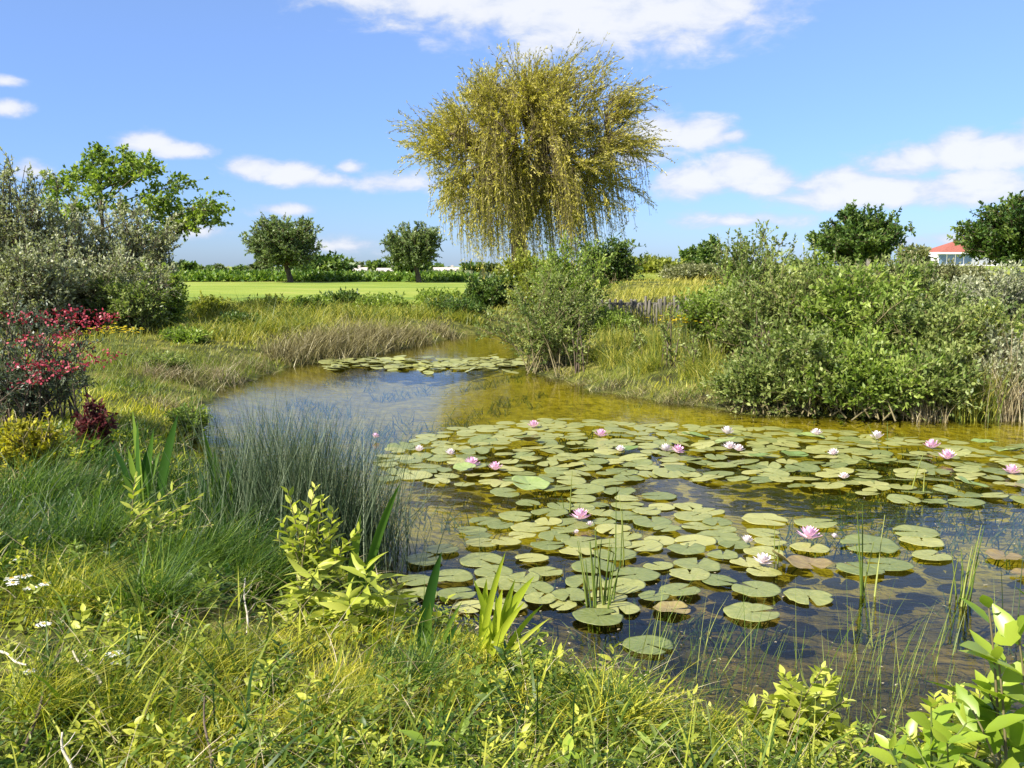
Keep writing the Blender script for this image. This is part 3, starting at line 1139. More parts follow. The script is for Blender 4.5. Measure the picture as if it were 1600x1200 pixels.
RG = 'shrubs massed on the right bank'
right = [
    ('tall_willow_shrub', 'tall feathery willow shrub, highest of the right bank mass', 1172, 362, 62, 19.0, 'salix', 60, 1.0),
    ('willow_shrub', 'grey-green willow shrub below the tallest feathery one', 1215, 410, 98, 15.4, 'salix', 130, .95),
    ('willow_shrub', 'pale willow shrub in front of the wide dark tree', 1292, 398, 56, 18.0, 'salix', 61, 1.0),
    ('leafy_shrub', 'broad bright green shrub in the middle of the right bank', 1335, 428, 124, 14.3, 'lime', 131, 1.1),
    ('leafy_shrub', 'dense green shrub right of the broad bright one', 1432, 425, 92, 15.6, 'salix', 62, 1.0),
    ('leafy_shrub', 'mid green shrub overhanging the water at the right', 1480, 482, 100, 13.5, 'salix', 63, 1.0),
    ('grey_shrub', 'silvery olive shrub at the right picture edge', 1568, 430, 92, 17.0, 'grey', 64, .9),
    ('grey_shrub', 'silvery shrub behind the mid green overhanging one', 1500, 440, 70, 19.5, 'grey', 65, .9),
    ('low_shrub', 'low dark leafed shrub at the water under the willow shrub', 1255, 530, 80, 12.95, 'salix', 66, 1.0),
    ('low_shrub', 'low leafy shrub with drooping boughs over the dark bank', 1368, 548, 104, 12.75, 'lime', 67, 1.05),
    ('low_shrub', 'low grey leafed shrub at the water by the right edge', 1586, 545, 66, 12.9, 'grey', 68, .9),
    ('olive_shrub', 'olive shrub on the skyline between wide dark tree and grey shrubs', 1400, 412, 66, 24.0, 'olive', 69, 1.1),
    ('olive_shrub', 'flat-topped olive shrub below the red-roofed house', 1480, 420, 80, 27.0, 'olive', 70, 1.1),
    ('leafy_shrub', 'yellowish shrub at the left foot of the willow shrubs', 1128, 452, 56, 16.6, 'lime', 71, .95),
    ('olive_shrub', 'dull green shrub far behind, left of the tallest feathery one', 1085, 430, 60, 34.0, 'olive', 72, 1.4),
    ('grey_shrub', 'tall silvery shrub partly cut by the right picture edge', 1640, 420, 80, 19.0, 'grey', 73, .95),
    ('leafy_shrub', 'green shrub partly cut by the right picture edge, near the water', 1690, 480, 90, 15.0, 'lime', 74, 1.0),
    ('low_shrub', 'rounded leafy shrub at the water right of the drooping boughs', 1470, 568, 84, 12.7, 'salix', 166, 1.0),
    ('low_shrub', 'small leafy shrub at the water, leftmost of the low row', 1185, 575, 54, 13.1, 'salix', 167, .9),
    ('grass_shrub', 'shaggy yellow-green shrub between the mid green and the low grey one', 1535, 520, 44, 13.4, 'yellowgreen', 75, .9),
]
for nm, lb, px, ty, hw, dist, mt, sd_, sc2 in right:
    big = hw * dist > 1200
    shrub(nm, lb, px, 0, ty, hw, dist, mt, sd_, n=90 if big else 64, m=18, q=12, L=.078 * sc2, W=.038 * sc2, tl=.44, group=RG, rise=.5 if 'low' in nm else .7,
          lump=.5, up=.5 if 'feathery' in lb else .38, stem='greybark' if mt == 'grey' else 'twig')

PG = 'shrubs on the tongue of land by the pond end'
for nm, lb, px, ty, hw, dist, mt, sd_, n in [
    ('waterside_shrub', 'yellow-green shrub leaning over the water on the tongue of land', 860, 432, 98, 17.9, 'salix', 81, 60),
    ('waterside_shrub', 'bright green shrub under the willow, behind the leaning waterside shrub', 892, 384, 66, 22.5, 'lime', 82, 64),
    ('leafy_shrub', 'yellow-green shrub hiding the foot of the willow trunk', 822, 396, 46, 36.0, 'yellowgreen', 184, 56),
    ('leafy_shrub', 'dark broad-leaved shrub below the right half of the willow', 955, 378, 48, 33.0, 'mid', 83, 50),
    ('leafy_shrub', 'yellow-green shrub at the left foot of the willow', 842, 425, 55, 30.0, 'yellowgreen', 84, 46),
    ('dark_shrub', 'dark green bush at the water end left of the willow trunk', 768, 440, 46, 33.0, 'mid', 85, 46),
    ('dark_shrub', 'dark bush low at the far water edge', 715, 500, 46, 30.5, 'dark', 86, 40),
    ('leafy_shrub', 'green bush on the bank left of the pond end', 690, 466, 44, 35.0, 'lime', 87, 40),
    ('low_shrub', 'small dark bush on the grassy bank below the left field', 535, 470, 40, 33.0, 'mid', 88, 36),
    ('low_shrub', 'low yellow-green bush on the bank right of the small dark one', 600, 478, 50, 32.5, 'lime', 89, 36),
    ('low_shrub', 'golden green mound of scrub right of the willow', 1010, 415, 60, 38.0, 'yellowgreen', 90, 46),
    ('low_shrub', 'small green bush in front of the stake fence', 960, 505, 40, 22.5, 'lime', 91, 30),
    ('low_shrub', 'dark leaved bush at the left end of the stake fence', 905, 470, 36, 23.2, 'mid', 92, 34),
]:
    shrub(nm, lb, px, 0, ty, hw, dist, mt, sd_, n=n, m=17, q=11, L=.0042 * dist ** .97, W=.002 * dist ** .97, tl=.3 + dist * .006, group=PG, lump=.34)

for nm, lb, px, ty, hw, dist, mt, sd_ in [
    ('low_shrub', 'yellow-green bush at the lower edge of the field, right of the big left shrubs', 325, 470, 36, 27.0, 'yellowgreen', 170),
    ('low_shrub', 'yellow-green bush on the slope under the round-headed green tree', 420, 480, 46, 29.0, 'yellowgreen', 171),
    ('low_shrub', 'green bush on the slope above the dry fringe', 490, 474, 36, 30.5, 'lime', 172),
    ('low_shrub', 'dark green low bush on the left bank beside the dry tufts', 370, 515, 34, 23.0, 'mid', 173),
    ('low_shrub', 'bright low bush on the left bank below the big shrubs', 290, 535, 34, 19.5, 'lime', 174),
    ('low_shrub', 'dull green low bush on the left bank where the pond narrows', 245, 575, 36, 15.5, 'salix', 175),
    ('low_shrub', 'green low bush near the left water edge above the rushes', 285, 640, 30, 11.0, 'lime', 176)]:
    shrub(nm, lb, px, 0, ty, hw, dist, mt, sd_, n=34, m=14, q=10, L=.0044 * dist ** .97, W=.0022 * dist ** .97, tl=.12 + dist * .008, group='low bushes on the left bank', lump=.4)

# thin saplings on the tongue of land
for i, (px, top, dist, lb) in enumerate([(1052, 478, 15.6, 'thin sapling with sparse leaves on the grassy tongue, left of two'),
                                         (1084, 520, 15.2, 'shorter thin sapling beside the yellow flowers'),
                                         (1000, 500, 17.2, 'spindly sapling near the shadow on the grassy tongue'),
                                         (905, 470, 17.0, 'spindly many-stemmed sapling at the tip of the tongue'),
                                         (1195, 480, 14.3, 'thin upright sapling in front of the willow shrubs')]):
    shrub('sapling', lb, px, 0, top, 18, dist, 'salix', 140 + i, n=7, m=9, q=6, L=.06, W=.03, tl=.16, stem='bark', lump=.1, inner=.3, t0=.15, rise=.8, stemr=.014)

# big shrubs on the left bank
LG = 'big shrubs on the left bank'
for nm, lb, px, ty, hw, dist, mt, sd_, n, Lf in [
    ('grey_shrub', 'tall grey-green shrub cut by the left picture edge', 25, 270, 80, 22.5, 'grey', 101, 90, .075),
    ('grey_shrub', 'grey-green shrub with bare twigs right of the tallest one at the left', 105, 312, 86, 23.5, 'grey', 102, 90, .075),
    ('grey_shrub', 'rounded grey-green shrub under the young tree', 208, 335, 84, 24.5, 'grey', 103, 110, .075),
    ('grey_shrub', 'silvery low shrub in front of the rounded grey-green one', 150, 395, 100, 21.5, 'grey', 104, 100, .07),
    ('grey_shrub', 'silvery shrub above the red flowering bush', 45, 395, 80, 20.0, 'grey', 105, 90, .07),
    ('lime_shrub', 'yellow-green shrub at the right foot of the left shrubs', 242, 425, 46, 22.5, 'lime', 106, 60, .08),
    ('dark_shrub', 'green shrub low in front of the silvery ones', 200, 445, 56, 20.8, 'salix', 107, 60, .07),
    ('grey_shrub', 'grey shrub outside the left picture edge', -70, 320, 80, 21.0, 'olive', 108, 70, .08),
]:
    shrub(nm, lb, px, 0, ty, hw, dist, mt, sd_, n=int(n * 1.25), m=17, q=12, L=Lf * 1.25, W=Lf * .6, tl=.46, stem='bark', group=LG, lump=.34, stemr=.02)


def red_bush():
    rng = np.random.default_rng(120)
    D = 10.0
    t = shrub('red_flowering_bush', 'bluish green bush with clusters of red flowers at the left edge', 35, 0, 480, 118, D, 'blue', 120, n=70, m=14, q=9, L=.055, W=.02, tl=.22,
              stem='bark', lump=.3)
    t.location.z -= 0.0
    base = np.array(t.location)
    mb = MB()
    for (px, py, w, h, dep) in [(55, 500, 20, 10, 9.4), (100, 512, 34, 15, 9.3), (108, 505, 26, 10, 9.5), (5, 500, 16, 9, 9.3), (65, 548, 24, 8, 9.2), (120, 563, 34, 10, 9.1), (10, 535, 14, 8, 9.1),
                                (40, 578, 22, 7, 9.0), (100, 577, 18, 8, 9.0), (52, 590, 16, 7, 8.95), (10, 576, 18, 7, 8.9), (85, 492, 18, 8, 9.6), (20, 605, 12, 6, 8.9), (135, 500, 10, 8, 9.5), (70, 530, 12, 6, 9.2)]:
        c = at(px, py, dep) - base
        n = 60
        P = c + rng.normal(size=(n, 3)) * np.array([w / F * dep * .6, .2, h / F * dep * .55]) + np.array([0, .45, 0])
        leaf4(mb, P, rng.normal(size=(n, 3)) + np.array([0, -.4, .5]), .034, .024, rng)
    mb.build('blossoms', MT['red'], t)


red_bush()
shrub('plum_shrub', 'low plum-red leaved plant below the red flowering bush', 135, 0, 634, 26, 8.6, 'plum', 121, n=26, m=10, q=9, L=.05, W=.03, tl=.12, cat='plant')
MT['yellow_leafy'] = leafmat('yellow_leaf', (.18, .17, .015), (.34, .31, .02), (.5, .44, .03), .35)
shrub('yellow_shrub', 'low yellow-leaved plant at the left edge below the red bush', 30, 0, 664, 46, 7.4, 'yellow_leafy', 122, n=44, m=12, q=9, L=.04, W=.026, tl=.14, cat='plant')


def flower_patch(name, label, px, py, hw, dist, n, mat, seed, stem_h=.25):
    rng = np.random.default_rng(seed)
    g = at(px, py, dist)
    z0 = gh(g[0], dist)
    t = thing(name, label, 'flowers', (g[0], dist, z0))
    r = hw / F * dist
    P = np.column_stack([rng.normal(0, r * .5, n), rng.normal(0, r * .5, n), rng.normal(g[2] - z0, .04, n)])
    st = MB()
    tubes(st, np.stack([P * np.array([.8, .8, 0]), P * np.array([.9, .9, .5]), P], 1), .004, .003, 3)
    st.build('stems', MT['green_stem'], t)
    k = 5
    fl = MB()
    a = rng.uniform(0, 6.28, (n, 1)) + np.arange(k) * 6.283 / k
    Dd = np.stack([np.cos(a), np.sin(a), np.full(a.shape, .35)], -1)
    leaf4(fl, np.repeat(P, k, 0), Dd, .04 if dist > 10 else .025, .03, rng, nup=2)
    fl.build('blossoms', MT[mat], t)


flower_patch('yellow_flower_patch', 'patch of yellow flowers near the willow shrubs on the tongue of land', 1068, 500, 34, 16.6, 90, 'yellow', 150)
flower_patch('yellow_flower_patch', 'faint yellow flowers below the big shrubs on the left bank', 185, 515, 44, 17.0, 60, 'yellow', 151)

# ------------------------------------------------------------------ stake fence at the pond end

def stake_fence():
    rng = np.random.default_rng(160)
    D = 24.0
    a, b = at(925, 480, D), at(1125, 480, D)
    z0 = gh((a[0] + b[0]) / 2, D - .8)
    t = thing('stake_fence', 'row of weathered upright stakes holding the raised bank right of the willow', 'fence', (a[0], D - .35, z0))
    w = b[0] - a[0]
    v = []
    protos_ = []
    for k_ in range(5):
        mb = MB()
        h = rng.uniform(.6, .86)
        s = np.linspace(0, 1, 5)[:, None]
        tubes(mb, np.concatenate([rng.normal(0, .008, (5, 2)), s * h - .1], 1), .04, .032, 8)
        ring = mb.v[0][-8:]
        mb.add(np.vstack([ring, ring.mean(0) + [0, 0, .02]]), None, [(i, (i + 1) % 8, 8) for i in range(8)])
        protos_.append(mb.mesh('stake', MT['stake']))
    n = 46
    for i in range(n):
        o = bpy.data.objects.new('stake', protos_[i % 5])
        COL.objects.link(o)
        o.parent = t
        o.location = (w * (i + .5) / n + rng.normal(0, .006), rng.normal(0, .02), 0)
        o.rotation_euler = (rng.normal(0, .03), rng.normal(0, .04), rng.uniform(0, 6))
        o.scale = (1, 1, rng.uniform(.9, 1.06))
    r = MB()
    boxv(r, 0, w, .05, .09, .48, .55)
    r.build('rail', MT['stake'], t, flat=True)


stake_fence()
# two pale posts by the wide dark tree
for px, lb in ((1356, 'pale wooden post in front of the wide dark tree'), (1428, 'pale wooden post under the small olive bush')):
    p = at(px, 418, 40)
    mb = MB()
    z = gh(p[0], 40)
    tubes(mb, [(0, 0, -.2), (0, 0, .4), (0.01, 0, p[2] + .35 - z)], .09, .085, 8)
    tag(mb.build('wooden_post', MT['stake'], None, (p[0], 40, z)), lb, 'post')

# ------------------------------------------------------------------ grass, ground cover (nobody could count them)

def polar(rng, n, d0, d1, az0=-36, az1=36):
    d = np.exp(rng.uniform(math.log(d0), math.log(d1), n))
    a = np.radians(rng.uniform(az0, az1, n))
    return d * np.sin(a), d * np.cos(a)


def stuff(mb, name, mat, label, cat):
    o = mb.build(name, MT[mat])
    o['kind'] = 'stuff'
    return tag(o, label, cat)


def patchval(x, y):
    return np.clip(.5 + .42 * noise2(x, y, 1.1) + .2 * noise2(x + 30, y + 7, 3.3), 0, 1)


def grass_layers():
    rng = np.random.default_rng(200)
    # grass of the near and left bank, in clumps of different height and colour
    x, y = polar(rng, 190000, 1.7, 15)
    s = pond_sd(x, y)
    pv = patchval(x, y)
    clump = np.clip(.5 + .6 * noise2(x + 3, y - 5, 6.0), 0, 1)
    bare = sstep(noise2(x * 1.0 + 11, y * 1.4 - 4, 2.6), .12, .42)
    dens = np.where(x < -1.0, 1, .75) * (.25 + .75 * clump) * (1 - .93 * bare)
    keep = (s > .02) & (rng.uniform(0, 1, len(x)) < dens)
    x, y, s, pv, clump = x[keep], y[keep], s[keep], pv[keep], clump[keep]
    P = np.column_stack([x, y, H(x, y, s) - .01])
    n = len(x)
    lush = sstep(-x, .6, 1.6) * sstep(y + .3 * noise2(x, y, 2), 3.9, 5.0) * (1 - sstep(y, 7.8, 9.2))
    h = rng.uniform(.05, .17, n) * (1 + 1.1 * lush) * (.6 + .75 * clump) * (.8 + .4 * (1 - pv))
    h *= np.where((s < .55) & (y < 5.6), .55, 1)
    h *= np.where(y < 3.4, .85, 1) * np.where((x > -.6) & (y < 5), .7, 1)
    w = rng.uniform(.0035, .008, n) * np.clip(y / 4.5, .75, 2.4)
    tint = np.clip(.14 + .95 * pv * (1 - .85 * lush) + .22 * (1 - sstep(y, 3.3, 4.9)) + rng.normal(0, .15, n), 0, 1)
    mb = MB()
    az_ = .35 + 1.5 * noise2(x * 1.0, y, 3.0)
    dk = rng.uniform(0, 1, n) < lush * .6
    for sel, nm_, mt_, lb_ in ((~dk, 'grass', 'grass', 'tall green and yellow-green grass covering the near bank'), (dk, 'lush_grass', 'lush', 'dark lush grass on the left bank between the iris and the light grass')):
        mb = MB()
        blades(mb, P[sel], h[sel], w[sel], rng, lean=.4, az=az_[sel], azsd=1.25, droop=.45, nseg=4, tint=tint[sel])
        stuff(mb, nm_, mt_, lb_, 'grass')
    # coarse broad blades standing out of the finer grass
    xb, yb = polar(rng, 9000, 1.7, 10)
    sb = pond_sd(xb, yb)
    kb = (sb > .03) & (rng.uniform(0, 1, len(xb)) < np.clip(.3 + .9 * noise2(xb - 8, yb + 3, 2.0), .03, 1))
    xb, yb, sb = xb[kb], yb[kb], sb[kb]
    nb_ = len(xb)
    mb = MB()
    blades(mb, np.column_stack([xb, yb, H(xb, yb, sb) - .01]), rng.uniform(.12, .34, nb_) * np.where((sb < .6) & (yb < 5.6), .7, 1), rng.uniform(.008, .016, nb_), rng, lean=.25, az=.3, azsd=2, droop=.45, nseg=5, taper=2.2,
           tint=np.clip(rng.normal(.45, .28, nb_), 0, 1))
    stuff(mb, 'coarse_grass', 'weed', 'coarse broad-bladed grass standing out of the finer grass on the near bank', 'grass')
    # broad-leaved ground cover
    x, y = polar(rng, 90000, 1.7, 11)
    s = pond_sd(x, y)
    pv = patchval(x + 4, y * 1.3)
    bare = sstep(noise2(x * 1.0 + 11, y * 1.4 - 4, 2.6), .12, .42)
    keep = (s > .03) & (rng.uniform(0, 1, len(x)) > .9 * bare) & (rng.uniform(0, 1, len(x)) < (.2 + .8 * pv) * (1 - .85 * sstep(-x, .7, 1.8) * sstep(y, 3.9, 5.2) * (1 - sstep(y, 7.6, 9))))
    x, y, s, pv = x[keep], y[keep], s[keep], pv[keep]
    n = len(x)
    hh = .03 + .12 * np.clip(.5 + .6 * noise2(x, y, 5), 0, 1) * np.clip(pv * 1.6, 0, 1)
    P = np.column_stack([x, y, H(x, y, s) + hh * rng.uniform(.2, 1.1, n)])
    D = rng.normal(size=(n, 3)) + np.array([0, 0, .35])
    mb = MB()
    tint = np.clip(.12 + .85 * pv + rng.normal(0, .15, n), 0, 1)
    leaf4(mb, P, D, rng.uniform(.014, .04, n) * np.clip(y / 4, .8, 2), rng.uniform(.008, .02, n) * np.clip(y / 4, .8, 2), rng, nup=.8, tint=tint)
    stuff(mb, 'ground_cover', 'cover', 'low small-leaved ground cover between the grass on the near bank', 'ground cover')
    # leafy weeds standing a little above the grass
    x, y = polar(rng, 5200, 1.7, 9)
    s = pond_sd(x, y)
    keep = (s > .04) & (rng.uniform(0, 1, len(x)) < np.clip(.45 + .9 * noise2(x * 1.1 + 20, y, 1.9), .04, 1))
    x, y, s = x[keep], y[keep], s[keep]
    n, k = len(x), 13
    z = H(x, y, s)
    hs = rng.uniform(.06, .2, n)
    f = np.linspace(.15, 1, k)[None, :]
    lean = rng.normal(0, .25, (n, 2))
    P = np.stack([x[:, None] + lean[:, :1] * hs[:, None] * f, y[:, None] + lean[:, 1:] * hs[:, None] * f, z[:, None] + hs[:, None] * f], -1)
    a = np.arange(k)[None, :] * 2.4 + rng.uniform(0, 6.28, (n, 1))
    D = np.stack([np.cos(a), np.sin(a), .25 + .8 * f ** 3 + 0 * a], -1)
    L = rng.uniform(.02, 1, (n, 1)) ** 2 * .075 + .022
    L = L * (1.15 - .6 * f) * np.clip(y / 4, .8, 1.6)[:, None]
    mb = MB()
    tv = np.clip(rng.normal(.38, .27, (n, 1)) + .2 * f + rng.normal(0, .08, (n, k)), 0, 1)
    asp = np.repeat(rng.uniform(.22, .5, (n, 1)), k, 1)
    leaf8(mb, P.reshape(-1, 3), D.reshape(-1, 3), L.ravel(), (L * asp).ravel(), rng, nup=1.0, curl=.25, tint=tv.ravel())
    stuff(mb, 'weeds', 'weed', 'leafy green weeds growing through the grass of the near bank', 'weeds')
    # dead straw lying through the grass
    x, y = polar(rng, 4500, 1.7, 12)
    s = pond_sd(x, y)
    keep = s > .02
    x, y, s = x[keep], y[keep], s[keep]
    n = len(x)
    P = np.column_stack([x, y, H(x, y, s) + rng.uniform(0, .12, n)])
    mb = MB()
    blades(mb, P, rng.uniform(.05, .17, n), rng.uniform(.0025, .005, n) * np.clip(y / 4, .8, 2), rng, lean=1.3, droop=.9, nseg=4)
    stuff(mb, 'dead_straw', 'straw', 'dry straw lying between the green grass of the near bank', 'straw')
    # grass of the banks farther off
    x, y = polar(rng, 150000, 11, 40, -40, 40)
    s = pond_sd(x, y)
    keep = (s > .03)
    x, y, s = x[keep], y[keep], s[keep]
    n = len(x)
    pv = patchval(x * .6, y * .6)
    P = np.column_stack([x, y, H(x, y, s) - .01])
    hh = rng.uniform(.1, .34, n) * (.7 + .7 * noise2(x, y, .8).clip(-.4, 1)) * (1 - .75 * sstep(y, 33, 39))
    hh = hh * np.where((x > .6) & (y < 23), .8, 1)
    mb = MB()
    blades(mb, P, hh, rng.uniform(.006, .013, n) * y / 16, rng, lean=.3, az=.3, azsd=1.3, droop=.4, nseg=2, tint=np.clip(.12 + .75 * pv + .1 + .18 * (x > .6) + rng.normal(0, .16, n), 0, 1))
    stuff(mb, 'bank_grass', 'fieldgrass', 'rough yellow-green grass on the far banks and round the pond end', 'grass')


grass_layers()


def tussock(name, label, px, py, hw, h, n, mat, seed, w=.006, lean=.35, droop=.5, group=None, cat='grass tuft', az=None, nseg=4, dist=None, azsd=.9, zoff=0, face=None, depth=None, taper=1.6, mb_extra=None):
    rng = np.random.default_rng(seed)
    g = gnd(px, py) if dist is None else at(px, py, dist)
    z0 = max(gh(g[0], g[1]), -.05)
    r = hw / F * g[1]
    P = np.column_stack([rng.normal(0, r * .45, n), rng.normal(0, (depth or r) * .45, n), np.full(n, -.03 + zoff)])
    wz_ = np.maximum(H(P[:, 0] + g[0], P[:, 1] + g[1]), -.3)
    P[:, 2] = wz_ - z0 - .02 + zoff
    mb = MB()
    blades(mb, P, h * rng.uniform(.5, 1.05, n), w * rng.uniform(.6, 1.2, n), rng, lean=lean, az=az, azsd=azsd, droop=droop, nseg=nseg, face=face, taper=taper)
    o = mb.build(name, MT[mat], None, (g[0], g[1], z0))
    return tag(o, label, cat, group)


# mounds of rough grass on the slope between field and pond
for i, (px, py, hw, h) in enumerate([(330, 500, 50, .7), (390, 492, 50, .7), (450, 500, 60, .7), (520, 495, 40, .6), (580, 500, 50, .7), (650, 498, 40, .6), (700, 480, 40, .6), (340, 530, 50, .5), (420, 520, 60, .6), (480, 515, 50, .5), (610, 520, 40, .5), (730, 505, 30, .5)]):
    tussock('rough_grass_mound', 'rough yellow-green grass mound on the slope between field and pond', px, py, hw, h, 420, 'fieldgrass', 190 + i, w=.02, lean=.4, droop=.6, group='grass mounds on the far slope', nseg=3)
for i, (px, py, hw, h) in enumerate([(960, 570, 30, .5), (1010, 580, 30, .45), (1040, 545, 30, .6), (1090, 585, 30, .5), (930, 560, 24, .4), (1120, 600, 30, .5), (1080, 540, 30, .6), (1000, 545, 30, .5)]):
    tussock('rough_grass_mound', 'rough yellow grass mound on the sunny tongue of land', px, py, hw, h, 300, 'fieldgrass', 350 + i, w=.012, lean=.35, droop=.5, group='grass mounds on the tongue of land', nseg=3)
for i, (px, h) in enumerate([(950, .75), (1000, .6), (1050, .7), (1100, .65)]):
    tussock('reed_tuft', 'pale upright reeds growing in front of the stake fence', px, 0, 26, h, 130, 'fieldgrass', 370 + i, w=.014, lean=.1, droop=.2, nseg=3, cat='reeds', dist=23.2, group='reeds before the stake fence')
# brown fringe along the left bank of the far water
FG = 'dry brown tussocks along the water edge'
for i, (px, py, hw, h) in enumerate([(445, 562, 40, .5), (480, 556, 40, .6), (520, 552, 42, .65), (555, 548, 40, .7), (590, 542, 40, .75), (625, 536, 36, .65), (500, 545, 50, .6), (570, 538, 50, .7),
                                     (650, 530, 30, .5), (690, 522, 30, .4)]):
    tussock('dry_tussock', 'brown dry grass tussock in the fringe along the far left water edge', px, py, hw, h, 380, 'heath', 210 + i, w=.016, lean=.3, droop=.4, group=FG, nseg=3)
for i, (px, py, hw, h, lb) in enumerate([(300, 600, 50, .35, 'brown matted grass tuft on the left bank where the pond narrows'), (340, 590, 46, .4, 'dry grass tuft at the left water edge beside the sky reflection'),
                                         (270, 640, 46, .3, 'dead yellow grass tuft on the left bank above the rushes'), (250, 590, 40, .35, 'brown grass tuft below the big left shrubs'),
                                         (390, 578, 40, .4, 'green brown tuft at the left corner of the far water')]):
    tussock('dry_tussock', lb, px, py, hw, h, 300, 'heath' if i % 2 == 0 else 'straw', 230 + i, w=.009, lean=.5, droop=.6, group='dry tufts on the left bank', nseg=3)
# reddish crumbly edge of the tongue of land
for i, (px, py) in enumerate([(880, 594), (915, 604), (955, 613), (1000, 620), (1050, 627), (1100, 634), (1150, 640), (1200, 645)]):
    tussock('bank_tuft', 'dry tuft hanging on the earthy edge of the tongue of land', px, py - 3, 30, .2, 150, 'heath', 240 + i, w=.01, lean=.7, droop=.9, group='tufts on the earthy edge', nseg=3)
# reeds standing in front of the right shrubs and at the right edge
for i, (px, py, h, lb) in enumerate([(1535, 650, .95, 'yellow-green reeds at the foot of the right bank shrubs'), (1570, 652, 1.0, 'pale reeds at the water by the right picture edge'), (1500, 655, .6, 'short reeds below the mid green overhanging shrub'),
                                     (1590, 640, 1.3, 'tall grey dead reeds by the right picture edge'), (1440, 655, .4, 'short pale reeds under the drooping boughs'), (1030, 560, .55, 'tall grass beside the thin sapling on the tongue'), (960, 540, .6, 'tall grass below the stake fence'),
                                     (1100, 560, .5, 'tall grass below the yellow flower patch')]):
    tussock('reed_tuft', lb, px, py, 34, h, 170, 'straw' if 'dead' in lb or 'pale' in lb else 'fieldgrass', 260 + i, w=.011, lean=.12, droop=.25, nseg=3, cat='reeds')

rngw = np.random.default_rng(910)
xw, yw = rngw.uniform(-3.5, 7, 26000), rngw.uniform(4.5, 22, 26000)
sw = pond_sd(xw, yw)
kw = (sw < -.1) & (noise2(xw, yw, 1.4) + .5 * noise2(xw, yw, 5) > .25)
xw, yw, sw = xw[kw], yw[kw], sw[kw]
zw = H(xw, yw, sw)
mb = MB()
blades(mb, np.column_stack([xw, yw, zw]), np.minimum(rngw.uniform(.08, .3, len(xw)), -zw * .9), rngw.uniform(.008, .02, len(xw)), rngw, lean=.4, droop=.5, nseg=2)
stuff(mb, 'water_weed', 'mid', 'green water weed growing on the pond bottom under the surface', 'water weed')
# big rush clump standing in the water at the left
tussock('rush_clump', 'large grey-green rush clump in the water left of the lily pads', 478, 850, 150, 1.02, 2100, 'rush', 280, w=.0065, lean=.24, droop=.07, cat='rushes', nseg=5, depth=.55)
tussock('rush_clump', 'darker rush tuft at the right side of the large rush clump', 560, 850, 60, .8, 420, 'rush', 281, w=.006, lean=.42, droop=.35, cat='rushes', nseg=5, depth=.35)
tussock('rush_clump', 'thin pale rushes at the left side of the large rush clump', 385, 800, 70, .8, 420, 'rush', 282, w=.006, lean=.12, droop=.15, cat='rushes', nseg=5, depth=.35)


def iris(label, px, py, blades_, mat='iris', dist=None, group='iris clumps'):
    """Iris: sword leaves given as (tip px, tip py, width px)."""
    g = gnd(px, py)
    D = g[1] if dist is None else dist
    if dist is not None:
        g = at(px, py, dist)
        g[2] = max(0, gh(g[0], D))
    t = thing('iris_plant', label, 'plant', g, 0, group)
    rng = np.random.default_rng(int(px * 7 + py))
    for tx, ty, wpx in blades_:
        tip = at(tx, ty, D + rng.uniform(-.08, .08)) - g
        b = np.array([rng.normal(0, .035), rng.normal(0, .03), -.06])
        K = 9
        s = np.linspace(0, 1, K)
        bow = (tip - b)[:2]
        c = b + (tip - b) * np.array([.28, .28, .55])
        S = s[:, None]
        path = (1 - S) ** 2 * b + 2 * S * (1 - S) * c + S * S * tip
        fa = rng.normal(0, .5)
        tan = unit(np.gradient(path, axis=0))
        side = unit(np.cross(tan, np.array([math.sin(fa) * .5, 1., 0.])))
        nrm = np.cross(side, tan)
        w = wpx / F * D * np.interp(s, [0, .15, .5, .8, 1], [.7, .9, 1, .75, .03])
        V = np.stack([path - side * w[:, None] * .5, path + nrm * w[:, None] * .16, path + side * w[:, None] * .5], 1)
        idx = np.arange(K * 3).reshape(K, 3)
        q = np.stack([idx[:-1, :-1], idx[:-1, 1:], idx[1:, 1:], idx[1:, :-1]], -1)
        mb = MB()
        mb.add(V, q, None, np.clip(rng.normal(.5, .25), 0, 1))
        mb.build('leaf', MT[mat], t)
    return t


MT['iris_lit'] = leafmat('sunlit_iris_blade', (.28, .36, .025), (.46, .52, .04), (.64, .64, .1), .5, .4)  # copy of the iris blade with sunlight put into its colour
iris('dark green iris with arching sword leaves left of the rush clump', 222, 812, [(278, 648, 17), (207, 640, 12), (172, 690, 10), (200, 700, 13), (235, 690, 14), (250, 705, 12), (190, 740, 12), (215, 655, 9), (240, 670, 12)], dist=6.3)
iris('dark green iris at the left edge of the rush clump', 340, 812, [(335, 700, 11), (372, 716, 11), (318, 672, 9), (310, 730, 12), (355, 730, 12), (325, 745, 10), (362, 760, 10)], dist=6.2)
iris('pair of broad iris leaves beside the leafy yellow-green plant', 560, 935, [(625, 755, 15), (563, 805, 15), (590, 850, 8), (548, 860, 9)], dist=5.1)
iris('upright iris leaf at the water edge, nearest of the dark ones', 680, 1060, [(690, 862, 19), (672, 940, 13), (715, 975, 9), (650, 1000, 10), (722, 940, 7), (735, 1010, 8)], dist=4.15)
iris('fan of sunlit-coloured yellow-green iris leaves at the water edge', 768, 1040, [(790, 862, 11), (740, 905, 11), (760, 905, 15), (835, 900, 18), (775, 930, 14), (820, 940, 13), (848, 945, 9), (860, 965, 8), (785, 920, 14), (752, 950, 12), (805, 905, 13)], 'iris_lit', dist=4.2)
iris('small tuft of iris leaves in the dark grass left of the iris clump', 150, 830, [(120, 760, 8), (160, 750, 8), (180, 770, 8), (140, 775, 7)], dist=6.0)

